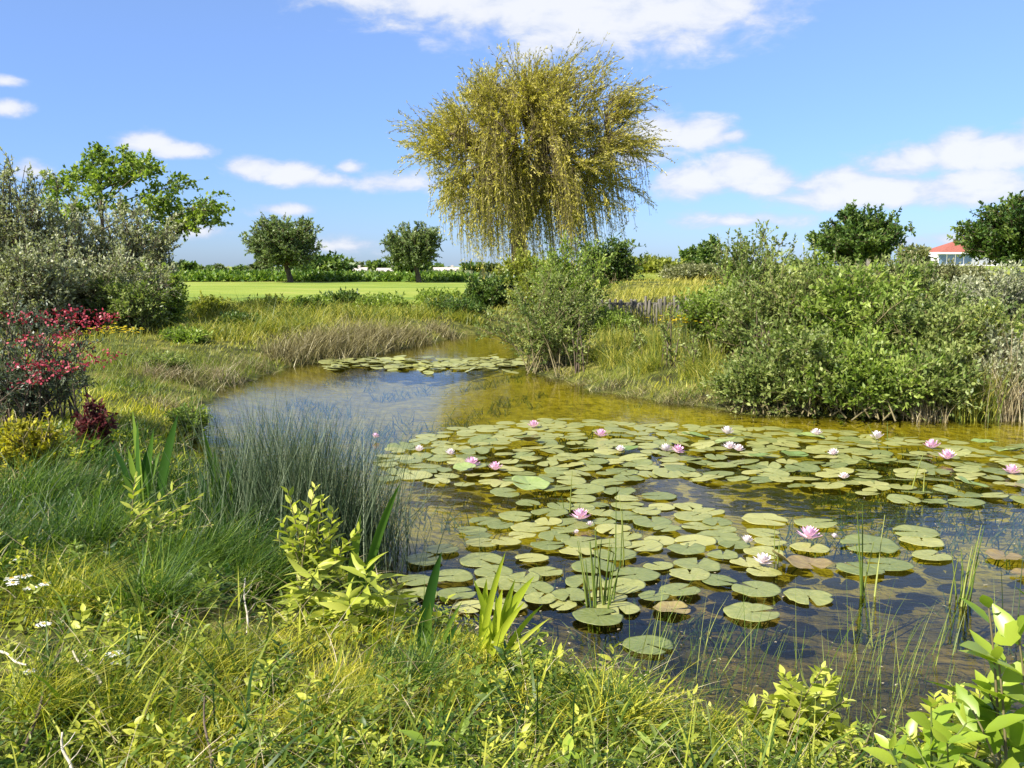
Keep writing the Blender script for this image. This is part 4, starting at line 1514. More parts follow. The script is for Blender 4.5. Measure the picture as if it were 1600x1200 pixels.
# reeds and sedge standing in the water
RD = 'reeds standing in the lily water'
wreeds = [
    (935, 945, [(905, 850), (920, 845), (935, 845), (950, 850), (965, 855), (912, 870), (928, 830), (972, 870)], 5, 'pale sedge tuft standing among the near lily pads', 'reed'),
    (898, 800, [(893, 745), (905, 790), (888, 770)], 3.5, 'single green reed shoots at the gap left of the pale sedge', 'reed'),
    (965, 880, [(963, 765), (975, 790)], 3, 'two thin reeds right of the pale sedge tuft', 'reed'),
    (1345, 925, [(1350, 790), (1342, 800), (1385, 800), (1335, 850), (1360, 850)], 5, 'tall green reeds standing between the right lily pads', 'reed'),
    (1492, 945, [(1537, 822), (1495, 865), (1520, 850), (1505, 870), (1530, 880), (1512, 900)], 5, 'reed tuft leaning right in the open water', 'reed'),
    (1212, 880, [(1205, 825), (1222, 850), (1218, 835)], 3.5, 'short reed shoots beside the largest lily flower', 'reed'),
    (1440, 770, [(1446, 712), (1441, 730), (1450, 740)], 4, 'small reed shoot among the far lily pads at the right', 'reed'),
    (1387, 690, [(1387, 655), (1352, 655)], 3, 'thin stalks at the back edge of the far lily pads', 'reed'),
    (1580, 960, [(1560, 880), (1600, 850), (1590, 900)], 3, 'faint dark stalks at the right picture edge', 'rush'),
]
for i, (px, py, tips, w, lb, mt) in enumerate(wreeds):
    g = wz(px, py, 0)
    rng = np.random.default_rng(300 + i)
    mb = MB()
    for tx, ty in tips:
        for rep in range(2 if 'tuft' in lb else 1):
            tip = at(tx + rng.normal(0, 3), ty + rng.normal(0, 6), g[1] + rng.normal(0, .06)) - g
            b = np.array([rng.normal(0, .04) + .25 * (tip[0]), rng.normal(0, .05), -.3])
            S = np.linspace(0, 1, 6)[:, None]
            c = b + (tip - b) * np.array([.35, .35, .6])
            wr = w * .5 / F * g[1]
            tubes(mb, (1 - S) ** 2 * b + 2 * S * (1 - S) * c + S * S * tip, wr, wr * .2, 5, tint=rng.uniform(.2, 1))
    tag(mb.build('reed_clump', MT[mt], None, g), lb, 'reeds', RD)

rngS = np.random.default_rng(330)
SL = 'thin green sedge stems standing in the shallow near water'
SG = 'sparse sedge stems along the near shore'
spots = [(1010, 1030), (1040, 1010), (1075, 1040), (1110, 1010), (1140, 1060), (1165, 1020), (1200, 1050), (1180, 1090), (1235, 1040), (1260, 1080), (1275, 1020), (1300, 1060), (1330, 1030), (1345, 1080),
         (1365, 1040), (1390, 1070), (1400, 1010), (1430, 1050), (1360, 1110), (1290, 1110), (1320, 1130), (1240, 1120), (1455, 1030), (1475, 1080), (1420, 1110), (960, 1040), (1000, 1080), (1090, 1100), (1500, 1050), (1060, 1075), (1530, 1090), (1120, 1125), (1390, 1140)]
for i, (px, py) in enumerate(spots):
    g = wz(px, py, 0)
    n = int(rngS.integers(4, 10))
    P = np.column_stack([rngS.normal(0, .09, n), rngS.normal(0, .1, n), np.full(n, -.15)])
    mb = MB()
    blades(mb, P, rngS.uniform(.2, .62, n), rngS.uniform(.003, .0055, n), rngS, lean=.22, az=.5, azsd=.9, droop=.12, nseg=4, taper=2.5)
    tag(mb.build('sedge_stems', MT['reed'], None, g), SL, 'sedge', SG)

# ------------------------------------------------------------------ near leafy plants
MT['herb'] = leafmat('herb_leaf', (.15, .2, .022), (.36, .4, .05), (.64, .62, .15), .45)


def leafy(name, label, px, base_py, dist, stems, mat, seed, L, W, per=12, whorl=2, stem='green_stem', cat='plant', tipup=.35, t0=.2, sr=.005, curl=.35, top_tint=.25):
    """Upright herb or shoot: stems to given tip pixels, leaves set along each stem."""
    rng = np.random.default_rng(seed)
    g = at(px, base_py, dist)
    z0 = max(gh(g[0], dist), 0)
    g = np.array([g[0], dist, z0])
    t = thing(name, label, cat, g)
    st, fo = MB(), MB()
    for tx, ty in stems:
        tip = at(tx, ty, dist + rng.normal(0, .07)) - g
        b = np.array([rng.normal(0, .05), rng.normal(0, .05), -.03])
        c = b + (tip - b) * np.array([.3, .3, .6])
        S = np.linspace(0, 1, 8)[:, None]
        f_ = lambda s: (1 - s) ** 2 * b + 2 * s * (1 - s) * c + s * s * tip
        tubes(st, f_(S), sr, sr * .45, 6)
        k = per
        s = np.linspace(t0, 1.0, k)[:, None]
        P = f_(s)
        tan = unit(2 * (1 - s) * (c - b) + 2 * s * (tip - c))
        for wv in range(whorl):
            a = np.arange(k) * 2.4 + wv * 6.283 / whorl + rng.normal(0, .3, k)
            out = np.stack([np.cos(a), np.sin(a), np.zeros(k)], 1)
            D = out + tan * (tipup + .9 * s ** 4)
            sz = np.interp(s[:, 0], [0, .45, .8, 1], [.6, 1, .95, .5]) * rng.uniform(.75, 1.15, k)
            leaf8(fo, P, D, L * sz, W * sz, rng, nup=.9, curl=curl, tint=np.clip(.35 + top_tint * s[:, 0] + rng.normal(0, .15, k), 0, 1))
    st.build('stems', MT[stem], t)
    fo.build('leaves', MT[mat], t)
    return t


leafy('willowherb', 'yellow-green leafy plant with long pointed leaves at the water edge, left stem', 500, 1020, 4.5, [(497, 885), (470, 925), (525, 930), (440, 950)], 'herb', 400, .17, .042, per=14, whorl=2, curl=.3, tipup=.1)
leafy('willowherb', 'yellow-green leafy plant with long pointed leaves, right one with the arching leaf', 570, 1020, 4.4, [(572, 885), (600, 930), (545, 935)], 'herb', 401, .19, .048, per=13, whorl=2, curl=.35, tipup=.15)
leafy('pale_willow_shoot', 'pale yellow-leaved willow shoots in front of the rush clump', 490, 990, 5.0, [(492, 762), (450, 770), (440, 815), (520, 800), (470, 800), (515, 830), (455, 850), (540, 850), (490, 830), (560, 830), (430, 840), (505, 780)], 'herb', 402, .095, .04, per=18, whorl=1, stem='twig', t0=.35, tipup=.5, curl=.1)
leafy('pale_willow_shoot', 'pale grey-yellow willow shoots leaning right over the dark grass at the left', 200, 960, 5.4, [(212, 745), (290, 755), (315, 775), (260, 800), (230, 790), (300, 800), (210, 820), (180, 850), (330, 820), (240, 840)], 'herb', 403, .085, .026, per=16, whorl=1, stem='twig', t0=.4, tipup=.6, curl=.1)
MT['bright_broad'] = leafmat('bright_broad_leaf', (.13, .22, .02), (.25, .35, .03), (.4, .46, .06), .45, .35, .5)
leafy('broad_leaved_sapling', 'large bright broad-leaved shoot at the lower right picture edge', 1590, 1230, 2.75, [(1545, 950), (1590, 985), (1560, 1030), (1630, 940), (1545, 1080), (1520, 1110)], 'bright_broad', 404, .2, .085, per=8, whorl=1, stem='twig', t0=.42, tipup=.35, curl=.12, sr=.006)
leafy('low_bush', 'small bright leafy bush in the shallow water at the bottom right', 1245, 1200, 3.5, [(1225, 1055), (1300, 1060), (1200, 1090), (1265, 1090), (1320, 1095), (1240, 1070), (1285, 1045), (1180, 1130), (1230, 1120), (1290, 1130), (1165, 1100), (1250, 1150), (1210, 1150), (1330, 1140)], 'herb', 405, .088, .042, per=20, whorl=2, stem='twig', curl=.15)
leafy('low_bush', 'pale leafy bush under the large broad-leaved shoot', 1500, 1230, 3.0, [(1460, 1090), (1490, 1075), (1530, 1085), (1450, 1130), (1500, 1120), (1550, 1120), (1420, 1150), (1480, 1150), (1400, 1165), (1530, 1150)], 'herb', 406, .075, .034, per=19, whorl=2, stem='twig', curl=.15)
leafy('low_bush', 'broad-leaved young plant at the bottom edge right of centre', 1470, 1260, 2.65, [(1455, 1105), (1510, 1130), (1420, 1150), (1480, 1160), (1390, 1170)], 'bright_broad', 407, .12, .06, per=6, whorl=2, curl=.15)
leafy('young_herb', 'leafy herb at the bottom edge in the middle right', 1040, 1230, 3.05, [(1030, 1140), (1065, 1150), (1005, 1160), (1085, 1180), (1040, 1175)], 'lime', 408, .085, .022, per=8, whorl=2)
leafy('young_herb', 'two-leaved bright seedling at the bottom edge left of centre', 672, 1260, 2.8, [(668, 1140), (690, 1160)], 'bright_broad', 409, .085, .045, per=3, whorl=2, t0=.5)
leafy('young_herb', 'broad-leaved seedling at the bottom edge in the centre', 890, 1260, 2.75, [(888, 1165), (905, 1185), (870, 1190)], 'bright_broad', 410, .07, .035, per=4, whorl=2, t0=.4)
leafy('low_bush', 'small grey-green leafy bush at the near water edge', 900, 1140, 3.75, [(890, 1050), (930, 1055), (860, 1070), (960, 1075), (910, 1085), (940, 1095), (870, 1100)], 'salix', 411, .055, .026, per=15, whorl=2, stem='twig', curl=.15)
leafy('low_bush', 'small bright leafy bush below the fan of bright iris leaves', 795, 1120, 3.85, [(790, 1050), (815, 1060), (770, 1070), (830, 1080), (800, 1085)], 'herb', 412, .05, .024, per=9, whorl=2)
leafy('yellow_leaf_plant', 'yellow-leaved low plant left of the long-leaved yellow-green plants', 405, 1040, 4.4, [(400, 965), (420, 975), (385, 985), (440, 990), (410, 1000)], 'herb', 413, .05, .028, per=8, whorl=2)
leafy('young_herb', 'dark leafy herb at the bottom edge right of the bright seedling', 730, 1240, 2.95, [(735, 1130), (715, 1150), (760, 1150), (745, 1170)], 'lime', 414, .045, .02, per=10, whorl=2)
leafy('young_herb', 'slender leafy stem at the right picture edge above the pale bush', 1545, 1200, 3.0, [(1560, 1090), (1540, 1110), (1580, 1100)], 'lime', 415, .05, .012, per=12, whorl=2)
leafy('young_herb', 'bright leafy tuft in the short grass at the lower left', 450, 1130, 3.5, [(440, 1050), (465, 1065), (420, 1075), (480, 1085)], 'lime', 416, .06, .02, per=8, whorl=2)

for i, (px, by, dist, tips, lb, mt, L_, W_) in enumerate([
    (1110, 1220, 3.55, [(1085, 1120), (1110, 1105), (1135, 1120), (1100, 1140), (1150, 1145), (1070, 1150)], 'small leafy bush on the shore left of the bright bush in the shallows', 'herb', .055, .026),
    (1370, 1240, 3.4, [(1345, 1130), (1375, 1115), (1400, 1130), (1360, 1150), (1410, 1155), (1330, 1160)], 'small leafy bush on the shore right of the bright bush in the shallows', 'lime', .05, .02),
    (990, 1180, 3.7, [(970, 1090), (1000, 1080), (1020, 1100), (985, 1120), (1035, 1125)], 'dull leafy bush at the shore between the grey-green bush and the sedge', 'salix', .05, .022),
    (1320, 1260, 3.1, [(1300, 1160), (1325, 1150), (1350, 1165), (1310, 1180)], 'low leafy plant at the bottom edge below the bright bush', 'herb', .055, .024),
    (1190, 1260, 3.1, [(1170, 1165), (1200, 1160), (1215, 1180), (1150, 1185)], 'low leafy plant at the bottom edge right of the leafy herb', 'lime', .055, .022),
    (620, 1160, 3.5, [(600, 1075), (625, 1065), (650, 1080), (610, 1100), (640, 1110)], 'low leafy plant in the grass left of the upright iris leaf', 'herb', .05, .022),
    (280, 1080, 3.9, [(260, 1000), (290, 990), (310, 1005), (275, 1025)], 'low leafy plant in the light grass right of the single white flower', 'lime', .05, .018),
    (560, 1260, 2.9, [(540, 1150), (565, 1140), (590, 1155), (550, 1175), (600, 1180)], 'leafy plant at the bottom edge left of the bright seedling', 'herb', .06, .024),
    (400, 1260, 2.9, [(385, 1160), (410, 1150), (430, 1165), (395, 1185)], 'leafy plant at the bottom edge right of the dark upright stem', 'lime', .055, .02),
    (110, 920, 5.0, [(90, 860), (115, 850), (135, 865), (105, 880)], 'leafy plant in the dark grass right of the white flower group', 'lime', .06, .02),
    (330, 960, 4.8, [(310, 890), (335, 880), (355, 895), (320, 910), (345, 920)], 'leafy plant in the green grass left of the willow shoots', 'lime', .06, .02)]):
    leafy('leafy_plant', lb, px, by, dist, tips, mt, 800 + i, L_, W_, per=12, whorl=2, stem='twig', curl=.18)

# leaning grass heads and bright moss-like grass on the left bank
LN = 'arching grass tufts on the near left bank'
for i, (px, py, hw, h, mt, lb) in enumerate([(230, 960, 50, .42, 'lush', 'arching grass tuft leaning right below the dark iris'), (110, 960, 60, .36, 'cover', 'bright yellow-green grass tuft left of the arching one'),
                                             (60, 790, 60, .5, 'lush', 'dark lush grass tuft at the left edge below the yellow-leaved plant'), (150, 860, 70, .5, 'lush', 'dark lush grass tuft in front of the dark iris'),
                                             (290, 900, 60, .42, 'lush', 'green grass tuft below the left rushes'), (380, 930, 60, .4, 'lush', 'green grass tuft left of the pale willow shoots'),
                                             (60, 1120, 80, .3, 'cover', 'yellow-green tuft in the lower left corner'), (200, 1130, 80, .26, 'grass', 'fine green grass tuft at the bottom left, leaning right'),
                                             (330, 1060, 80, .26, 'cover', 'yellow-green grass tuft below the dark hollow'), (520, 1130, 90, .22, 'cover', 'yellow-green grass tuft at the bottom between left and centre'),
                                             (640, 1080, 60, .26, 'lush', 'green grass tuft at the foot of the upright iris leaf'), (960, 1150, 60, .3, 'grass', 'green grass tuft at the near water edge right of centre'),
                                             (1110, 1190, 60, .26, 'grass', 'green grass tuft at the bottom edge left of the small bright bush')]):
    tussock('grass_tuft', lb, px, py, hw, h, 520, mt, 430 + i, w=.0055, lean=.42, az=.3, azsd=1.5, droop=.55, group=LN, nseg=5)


def white_flower(label, px, py, dist, r, seed, stem=.12):
    rng = np.random.default_rng(seed)
    dist = gnd(px, py)[1] * .93
    r *= 1.25
    top = at(px, py, dist)
    z0 = gh(top[0], dist)
    t = thing('white_flower', label, 'flower', (top[0], dist, z0), 0, 'white flowers on the near left bank')
    h = max(top[2] - z0, .05)
    st = MB()
    tubes(st, [(.02, .01, -.02), (.01, 0, h * .5), (0, 0, h)], .0025, .002, 5)
    st.build('stem', MT['green_stem'], t)
    k = 13
    a = np.arange(k) * 6.283 / k + rng.normal(0, .08, k)
    D = np.stack([np.cos(a), np.sin(a), rng.normal(.12, .08, k)], 1)
    fl = MB()
    leaf8(fl, np.tile([0, 0, h], (k, 1)) + D * r * .12, D, r, r * .42, rng, nup=3, curl=.1)
    fl.build('petals', MT['white'], t)
    ce = MB()
    n = 30
    ph = np.arange(n) * 2.4
    rr = np.sqrt(np.arange(n) / n) * r * .28
    P = np.column_stack([rr * np.cos(ph), rr * np.sin(ph), np.full(n, h + .004)])
    leaf4(ce, P, np.tile([0, 0, 1.], (n, 1)) + rng.normal(size=(n, 3)) * .3, r * .2, r * .12, rng)
    ce.build('centre', MT['stamen'], t)


for i, (px, py, d, r, lb) in enumerate([(18, 905, 5.0, .026, 'white flower at the left edge, leftmost of the group of five'), (38, 901, 5.05, .026, 'white flower topmost in the left-edge group of five'), (20, 912, 4.95, .024, 'white flower lowest left in the left-edge group'),
                                        (48, 919, 4.95, .026, 'white flower lowest in the left-edge group of five'), (70, 913, 5.0, .022, 'white flower rightmost of the left-edge group of five'), (28, 873, 5.3, .024, 'white flower alone above the left-edge group'),
                                        (178, 1022, 3.95, .026, 'single white flower in the yellow-green grass right of the leaning sticks'), (47, 1050, 3.8, .02, 'small white flower beside the dark leaning stem'), (68, 976, 4.3, .024, 'white flower right above the fallen pale stick'),
                                        (180, 1036, 3.9, .014, 'tiny white bud below the single white flower')]):
    white_flower(lb, px, py, d, r, 460 + i)


def stick(label, a, b, da, db, r, mat):
    da, db = gnd(*a)[1] * .95, gnd(*b)[1] * .9
    A, B = at(*a, da), at(*b, db)
    mb = MB()
    S = np.linspace(0, 1, 7)[:, None]
    path = S * (B - A) + np.sin(S * 7) * r * np.array([1.2, 0, .6])
    tubes(mb, path, r, r * .6, 7)
    for k_ in (2, 4):
        tubes(mb, [path[k_], path[k_] + np.array([.02, .01, .02]), path[k_] + np.array([.035, .02, .045])], r * .4, r * .2, 4)
    tag(mb.build('dead_stem', MT[mat], None, A), label, 'stick')


stick('dark bare stem leaning right in the yellow-green grass at the lower left', (35, 1175), (98, 1005), 3.0, 3.3, .006, 'bark')
MT['straw_wood'] = solid('bleached_wood', (.35, .3, .22), (.55, .5, .4), 20, .8)
stick('pale dead stick lying right of the dark leaning stem', (158, 1068), (112, 1018), 3.45, 3.75, .006, 'straw_wood')
stick('pale dead stick at the bottom left edge', (112, 1215), (95, 1145), 2.85, 3.05, .006, 'straw_wood')
stick('dark upright dead stem at the bottom left', (330, 1215), (318, 1090), 2.85, 3.0, .005, 'bark')
stick('pale dead stalk lying at the left picture edge', (0, 1018), (40, 1040), 3.9, 3.75, .006, 'straw_wood')
stick('pale upright dead stalk left of the pale willow shoots', (386, 990), (382, 905), 4.6, 4.7, .005, 'straw_wood')

# ------------------------------------------------------------------ water lilies

def pad_mesh(seed, mat, wav=.02, cup=.0):
    rng = np.random.default_rng(seed)
    ns, rings = 44, [0.06, .35, .7, .92, 1.0]
    notch = .16
    a = np.linspace(notch, 2 * math.pi - notch, ns)
    ph = rng.uniform(0, 6.28, 3)
    edge = 1 + .03 * np.sin(3 * a + ph[0]) + .02 * np.sin(7 * a + ph[1])
    for _ in range(int(rng.integers(0, 3))):
        edge = edge * (1 - rng.uniform(.06, .22) * np.exp(-((a - rng.uniform(.8, 5.5)) / rng.uniform(.06, .14)) ** 2))
    edge[0] *= .93
    edge[-1] *= .93
    V = []
    for r in rings:
        z = wav * r * r * (np.sin(2 * a + ph[2]) + .6 * np.sin(5 * a + ph[0])) + cup * r ** 2 + (.03 if r == 1.0 else .0) * wav
        V.append(np.column_stack([r * edge * np.cos(a), r * edge * np.sin(a), z]))
    V = np.array(V)
    # underside for a real thickness
    low = V - np.array([0, 0, .012])
    nr = len(rings)
    idx = np.arange(nr * ns).reshape(nr, ns)
    q = np.stack([idx[:-1, :-1], idx[1:, :-1], idx[1:, 1:], idx[:-1, 1:]], -1).reshape(-1, 4)
    off = nr * ns
    ql = (q + off)[:, ::-1]
    rim = np.stack([idx[-1, :-1], idx[-1, :-1] + off, idx[-1, 1:] + off, idx[-1, 1:]], -1)
    mb = MB()
    mb.add(np.concatenate([V.reshape(-1, 3), low.reshape(-1, 3)]), np.concatenate([q, ql, rim]))
    return mb.mesh('lily_pad', MT[mat])


PADS = [pad_mesh(500 + i, 'pad', .01 + .008 * (i % 4)) for i in range(12)]
PAD_UP = [pad_mesh(520 + i, 'pad_green', .05, .13) for i in range(4)]
PAD_BROWN = [pad_mesh(530 + i, 'pad_brown', .06, .1) for i in range(2)]
rngp = np.random.default_rng(600)
placed = []


def put_pad(x, y, r, mesh, label, group, tilt=.03, z=None):
    o = bpy.data.objects.new('lily_pad', mesh)
    COL.objects.link(o)
    o.location = (x, y, (.012 + rngp.uniform(0, .014)) if z is None else z)
    o.rotation_euler = (rngp.normal(0, tilt), rngp.normal(0, tilt), rngp.uniform(0, 6.28))
    o.scale = (r, r * rngp.uniform(.9, 1.02), r)
    placed.append((x, y, r))
    return tag(o, label, 'lily pad', group)


G_ISO, G_NEAR, G_FAR = 'lily pads apart from the beds', 'lily pads of the near bed', 'lily pads of the far bed'
iso = [(1013, 1011, 80, 'round lily pad alone in the near water, closest to the shore'), (935, 969, 80, 'lily pad at the foot of the pale sedge tuft, second closest to the shore'),
       (1175, 961, 88, 'large lily pad in the near water right of the middle'), (1263, 935, 76, 'lily pad with a bitten edge in the near water below the reeds'),
       (1182, 926, 76, 'lily pad between the large near one and the near bed'), (1456, 871, 64, 'yellowish lily pad alone in the open water at the right'),
       (1440, 848, 72, 'lily pad behind the yellowish one in the open water'), (1432, 834, 70, 'lily pad partly under another behind the yellowish one'),
       (1570, 873, 60, 'brown decaying lily pad in the open water at the right'), (1600, 900, 40, 'brown lily pad cut by the right picture edge'),
       (1266, 858, 60, 'yellow-tinged lily pad below the largest pink flower'), (1345, 893, 76, 'lily pad at the foot of the tall green reeds'), (1390, 885, 70, 'ragged lily pad right of the tall green reeds'),
       (1275, 820, 66, 'lily pad alone above the largest pink flower'), (1195, 815, 72, 'lily pad at the upper right rim of the near bed'), (1360, 855, 90, 'large lily pad behind the tall green reeds'),
       (880, 948, 46, 'small lily pad left of the pale sedge tuft'), (1050, 955, 60, 'brownish lily pad left of the large near one'), (1265, 885, 70, 'lily pad right of the pale flower with the folded brown leaf')]
for px, py, w, lb in iso:
    p = wz(px, py)
    put_pad(p[0], p[1], w * .5 / F * p[1] * 1.03, (PAD_BROWN[0] if 'brown' in lb else PADS[len(placed) % 12]), lb, G_ISO, .02)


def inpoly(x, y, poly):
    c = False
    for i in range(len(poly)):
        (ax, ay), (bx, by) = poly[i], poly[i - 1]
        if (ay > y) != (by > y) and x < (bx - ax) * (y - ay) / (by - ay) + ax:
            c = not c
    return c


POLY_FAR = [(640, 690), (700, 672), (870, 656), (1000, 664), (1300, 674), (1450, 688), (1600, 700), (1650, 706), (1650, 785), (1530, 787), (1430, 790), (1345, 772), (1250, 762), (1130, 750), (1040, 752), (960, 768),
            (860, 770), (790, 775), (690, 772), (640, 750), (600, 755), (595, 720)]
POLY_NEAR = [(815, 790), (900, 785), (960, 770), (1040, 770), (1065, 790), (1130, 800), (1120, 815), (1220, 840), (1235, 880), (1205, 905), (1120, 925), (1060, 945), (1000, 955), (930, 950), (830, 950), (790, 930), (740, 880), (735, 845), (730, 815), (800, 805)]
POLY_SUB = [(640, 870), (720, 850), (820, 900), (830, 960), (720, 960), (640, 930)]


def fill(poly, count, r0, r1, tight, chooser):
    xs = [p[0] for p in poly]
    ys = [p[1] for p in poly]
    W_ = np.array([wz(*p)[:2] for p in poly])
    n = tries = 0
    wl = [tuple(w) for w in W_]
    lo, hi = W_.min(0), W_.max(0)
    while n < count and tries < 40000:
        tries += 1
        x, y = rngp.uniform(lo[0], hi[0]), rngp.uniform(lo[1], hi[1])
        if not inpoly(x, y, wl):
            continue
        r = rngp.uniform(r0, r1)
        if any((x - a) ** 2 + (y - b) ** 2 < ((r + c) * tight) ** 2 for a, b, c in placed):
            continue
        chooser(x, y, r)
        n += 1
    return n


def near_pad(x, y, r):
    put_pad(x, y, r, PADS[int(rngp.integers(0, 12))], 'round green lily pad packed in the near lily bed', G_NEAR, .025)


def far_pad(x, y, r):
    up = sstep(np.array(x), 1.6, 3.0) * sstep(np.array(y), 9.6, 10.8)
    u = rngp.uniform()
    if u < .06 + .2 * up:
        put_pad(x, y, r, PAD_UP[int(rngp.integers(0, 4))], 'fresh green lily pad with raised rim standing in the far lily bed', G_FAR, .13, rngp.uniform(.03, .06))
    elif u > .985:
        put_pad(x, y, r * .9, PAD_BROWN[int(rngp.integers(0, 2))], 'reddish brown lily pad turned up in the far lily bed', G_FAR, .25, .05)
    else:
        put_pad(x, y, r, PADS[int(rngp.integers(0, 12))], 'round green lily pad packed in the far lily bed', G_FAR, .065)


n1 = fill(POLY_NEAR, 76, .095, .165, .74, near_pad)
n3 = fill(POLY_SUB, 9, .11, .15, .95, lambda x, y, r: put_pad(x, y, r, PADS[int(rngp.integers(0, 12))], 'dull lily pad in the shaded water left of the near lily bed', 'lily pads left of the near bed', .02))
far_list = []


def note(x, y, r):
    far_list.append((x, y, r))
    placed.append((x, y, r))


keep_n = 300 - len(placed) - 1
n2 = fill(POLY_FAR, 320, .10, .175, .70, note)
far_list.sort(key=lambda p: -p[2] / p[1] * (1.0 / p[1]))
rest_pads = far_list[keep_n:]
for x_, y_, r_ in far_list[:keep_n]:
    far_pad(x_, y_, r_)
print('pads', n1, n3, n2)
# small lily leaves of the patch far back, where the pond narrows
mbp = MB()
src = PADS[0]
nv = len(src.vertices)
co = np.zeros(nv * 3, np.float32)
src.vertices.foreach_get('co', co)
co = co.reshape(-1, 3)
qs = np.array([list(p.vertices) for p in src.polygons])
for i in range(230):
    px = rngp.uniform(505, 815)
    py = 569 + rngp.normal(0, 5.0) + 3 * math.sin(px * .03)
    p = wz(px, py)
    if pond_sd(np.array([p[0]]), np.array([p[1]]))[0] > -.15:
        continue
    a, r = rngp.uniform(0, 6.28), rngp.uniform(.1, .2)
    ca, sa = math.cos(a), math.sin(a)
    tl = rngp.normal(0, .18)
    v = co * r
    v = np.column_stack([v[:, 0] * ca - v[:, 1] * sa, v[:, 0] * sa + v[:, 1] * ca, v[:, 2] + v[:, 1] * tl])
    mbp.add(v + np.array([p[0], p[1], .02 + rngp.uniform(0, .02)]), qs)
for x_, y_, r_ in rest_pads:
    a = rngp.uniform(0, 6.28)
    v = co * r_
    v = np.column_stack([v[:, 0] * math.cos(a) - v[:, 1] * math.sin(a), v[:, 0] * math.sin(a) + v[:, 1] * math.cos(a), v[:, 2] + v[:, 1] * rngp.normal(0, .05)])
    mbp.add(v + np.array([x_, y_, .014 + rngp.uniform(0, .014)]), qs)
o = mbp.build('lily_leaves', MT['pad'])
o['kind'] = 'stuff'
tag(o, 'smallest lily leaves, at the back of the far bed and across the narrow water', 'lily pads')


def lily_flower(label, px, py, wpx, pale, seed, openness=1.0):
    rng = np.random.default_rng(seed)
    g = wz(px, py + wpx * .12)
    r = wpx * .5 / F * g[1]
    t = thing('water_lily_flower', label, 'flower', (g[0], g[1], .03), rng.uniform(0, 6), 'water lily flowers')
    t.rotation_euler = (rng.normal(0, .16), rng.normal(0, .16), rng.uniform(0, 6))
    pe = MB()
    for ring, (k, el_, ll, zz) in enumerate([(9, .22, 1.0, 0.0), (9, .6, .92, .02), (7, 1.0, .78, .04), (6, 1.3, .6, .05)]):
        el_ = el_ + (1 - openness) * .7
        a = np.arange(k) * 6.283 / k + ring * .35 + rng.normal(0, .06, k)
        D = np.stack([np.cos(a) * math.cos(el_), np.sin(a) * math.cos(el_), np.full(k, math.sin(min(el_, 1.5)))], 1)
        inw = np.stack([-np.cos(a) * math.sin(el_), -np.sin(a) * math.sin(el_), np.full(k, math.cos(el_))], 1)
        # cupped petals
        L, W = r * ll, r * .36
        S = np.stack([-np.sin(a), np.cos(a), np.zeros(k)], 1)
        rows = []
        for tt, w in zip((0, .2, .5, .8, 1.0), (.3, .75, 1.0, .6, .04)):
            c = D * (r * .06 + L * tt) + inw * (L * .22 * tt * tt) + np.array([0, 0, zz * r * 4])
            rows.append(np.stack([c - S * W * .5 * w + inw * W * .14 * w, c, c + S * W * .5 * w + inw * W * .14 * w], 1))
        V = np.stack(rows, 1)
        idx = np.arange(k * 15).reshape(k, 5, 3)
        q = np.stack([idx[:, :-1, :-1], idx[:, :-1, 1:], idx[:, 1:, 1:], idx[:, 1:, :-1]], -1)
        tn = np.broadcast_to(np.array([.9, .75, .5, .3, .15])[None, :, None] if not pale else .6, (k, 5, 3)).reshape(-1)
        pe.add(V, q, None, tn)
    pe.build('petals', MT['palepink' if pale else 'pink'], t)
    stn = MB()
    k = 40
    P = rng.normal(0, r * .1, (k, 3)) * np.array([1, 1, 0]) + np.array([0, 0, r * .2])
    leaf4(stn, P, P * np.array([3, 3, 0]) + np.array([0, 0, r * .6]), r * .3, r * .05, rng)
    stn.build('stamens', MT['stamen'], t)


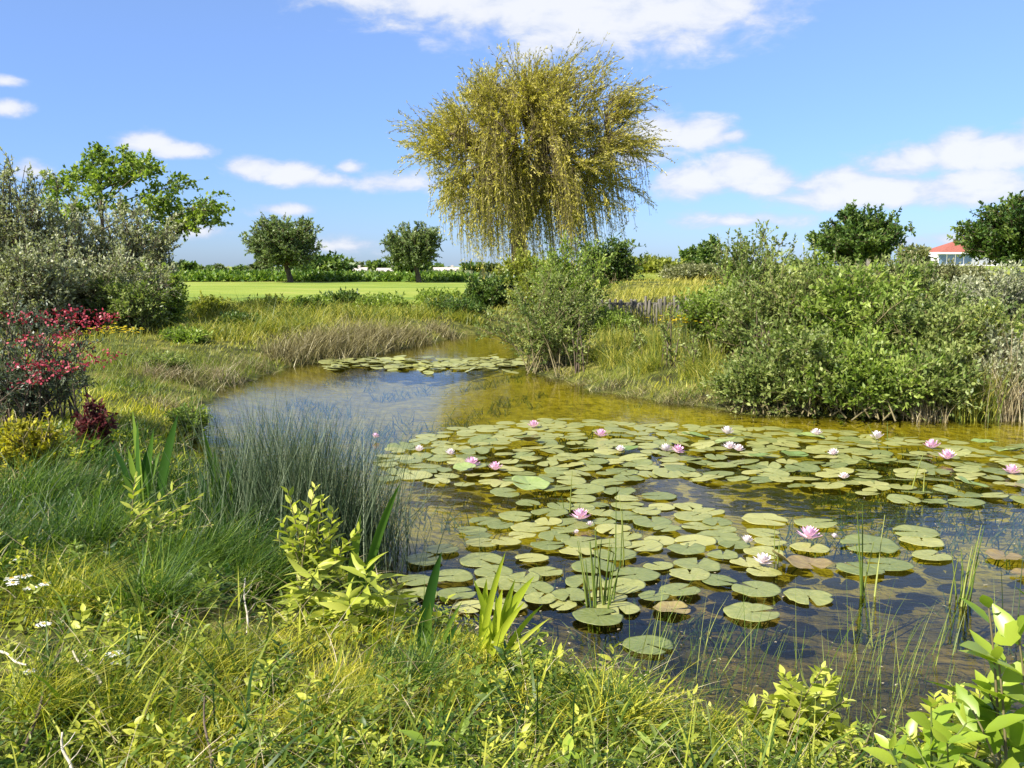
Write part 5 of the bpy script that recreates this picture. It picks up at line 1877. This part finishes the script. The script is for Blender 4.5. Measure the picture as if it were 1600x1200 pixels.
fl = [(834, 669, 24, 0, 'pink lily flower at the back of the far bed, near the golden reflection'), (938, 683, 26, 0, 'pink lily flower in the far bed right of the golden reflection'),
      (736, 729, 30, 0, 'deep pink lily flower at the left of the far bed'), (774, 736, 28, 0, 'pink lily flower next to the deep pink one at the left of the far bed'),
      (703, 712, 20, 1, 'whitish lily flower at the left end of the far bed'), (655, 707, 20, 1, 'pale lily flower leftmost in the far bed'), (969, 707, 20, 1, 'small pale lily flower in the middle of the far bed'),
      (1040, 706, 24, 1, 'pale pink lily flower, left one of a touching pair in the far bed'), (1058, 707, 24, 0, 'pink lily flower, right one of a touching pair in the far bed'),
      (1136, 679, 26, 1, 'pale lily flower at the back edge of the far bed, centre right'), (1140, 703, 24, 1, 'white pink lily flower in the raised leaves, left of a pair'), (1153, 706, 22, 1, 'white pink lily flower in the raised leaves, right of a pair'),
      (1275, 681, 22, 1, 'faint pale lily flower at the back edge between raised leaves'), (1370, 687, 28, 1, 'pale pink lily flower at the back edge near the thin stalks'), (1302, 712, 20, 1, 'pale pink lily flower in front of the raised leaves'),
      (1456, 701, 30, 0, 'pink lily flower at the back right of the far bed'), (1480, 718, 32, 0, 'bright pink lily flower in front of the back right one'), (1580, 741, 32, 0, 'bright pink lily flower nearest the right picture edge'),
      (1318, 750, 20, 1, 'small pale lily flower at the front rim of the far bed'), (907, 813, 38, 0, 'large pink lily flower at the left of the near bed'), (922, 826, 16, 1, 'white lily bud right below the large pink flower of the near bed'),
      (901, 838, 12, 1, 'tiny white lily bud below left of the large pink flower'), (1263, 843, 44, 0, 'largest pink lily flower, open, right of the near bed'), (1166, 852, 27, 1, 'pale lily flower half open left of the largest one'),
      (1191, 883, 36, 1, 'pale pink lily flower beside the folded brown leaf'), (1303, 845, 15, 1, 'cream lily bud right of the largest flower'), (586, 686, 16, 0, 'small pink lily flower behind the rush clump')]
for i, (px, py, w, pale, lb) in enumerate(fl):
    lily_flower(lb, px, py, w, pale, 700 + i, .55 if 'bud' in lb or 'half' in lb else (1.0 if w > 34 else .72 + .28 * ((i * 37) % 10) / 9))
# flecks and bits of plant drifting on the water
rngd = np.random.default_rng(900)
xd, yd = rngd.uniform(-3, 5, 9000), rngd.uniform(4, 15, 9000)
sdd = pond_sd(xd, yd)
kd = (sdd < -.02) & (rngd.uniform(0, 1, 9000) < .06 + .5 * np.exp(sdd * 2.5) + .3 * (noise2(xd, yd, 1.6) > .45))
nd = int(kd.sum())
mb = MB()
leaf4(mb, np.column_stack([xd[kd], yd[kd], np.full(nd, .006)]), np.column_stack([rngd.normal(size=(nd, 2)), np.zeros(nd)]), rngd.uniform(.008, .035, nd), rngd.uniform(.005, .014, nd), rngd, nup=40)
stuff(mb, 'floating_debris', 'straw', 'small flecks of dead leaf and seed drifting on the pond', 'debris')
# folded brown leaf beside the pale pink flower
p = wz(1228, 886)
put_pad(p[0], p[1], .13, PAD_BROWN[1], 'folded orange-brown lily leaf beside the pale pink flower', G_ISO, .1, .04).rotation_euler = (.5, .35, 1.2)
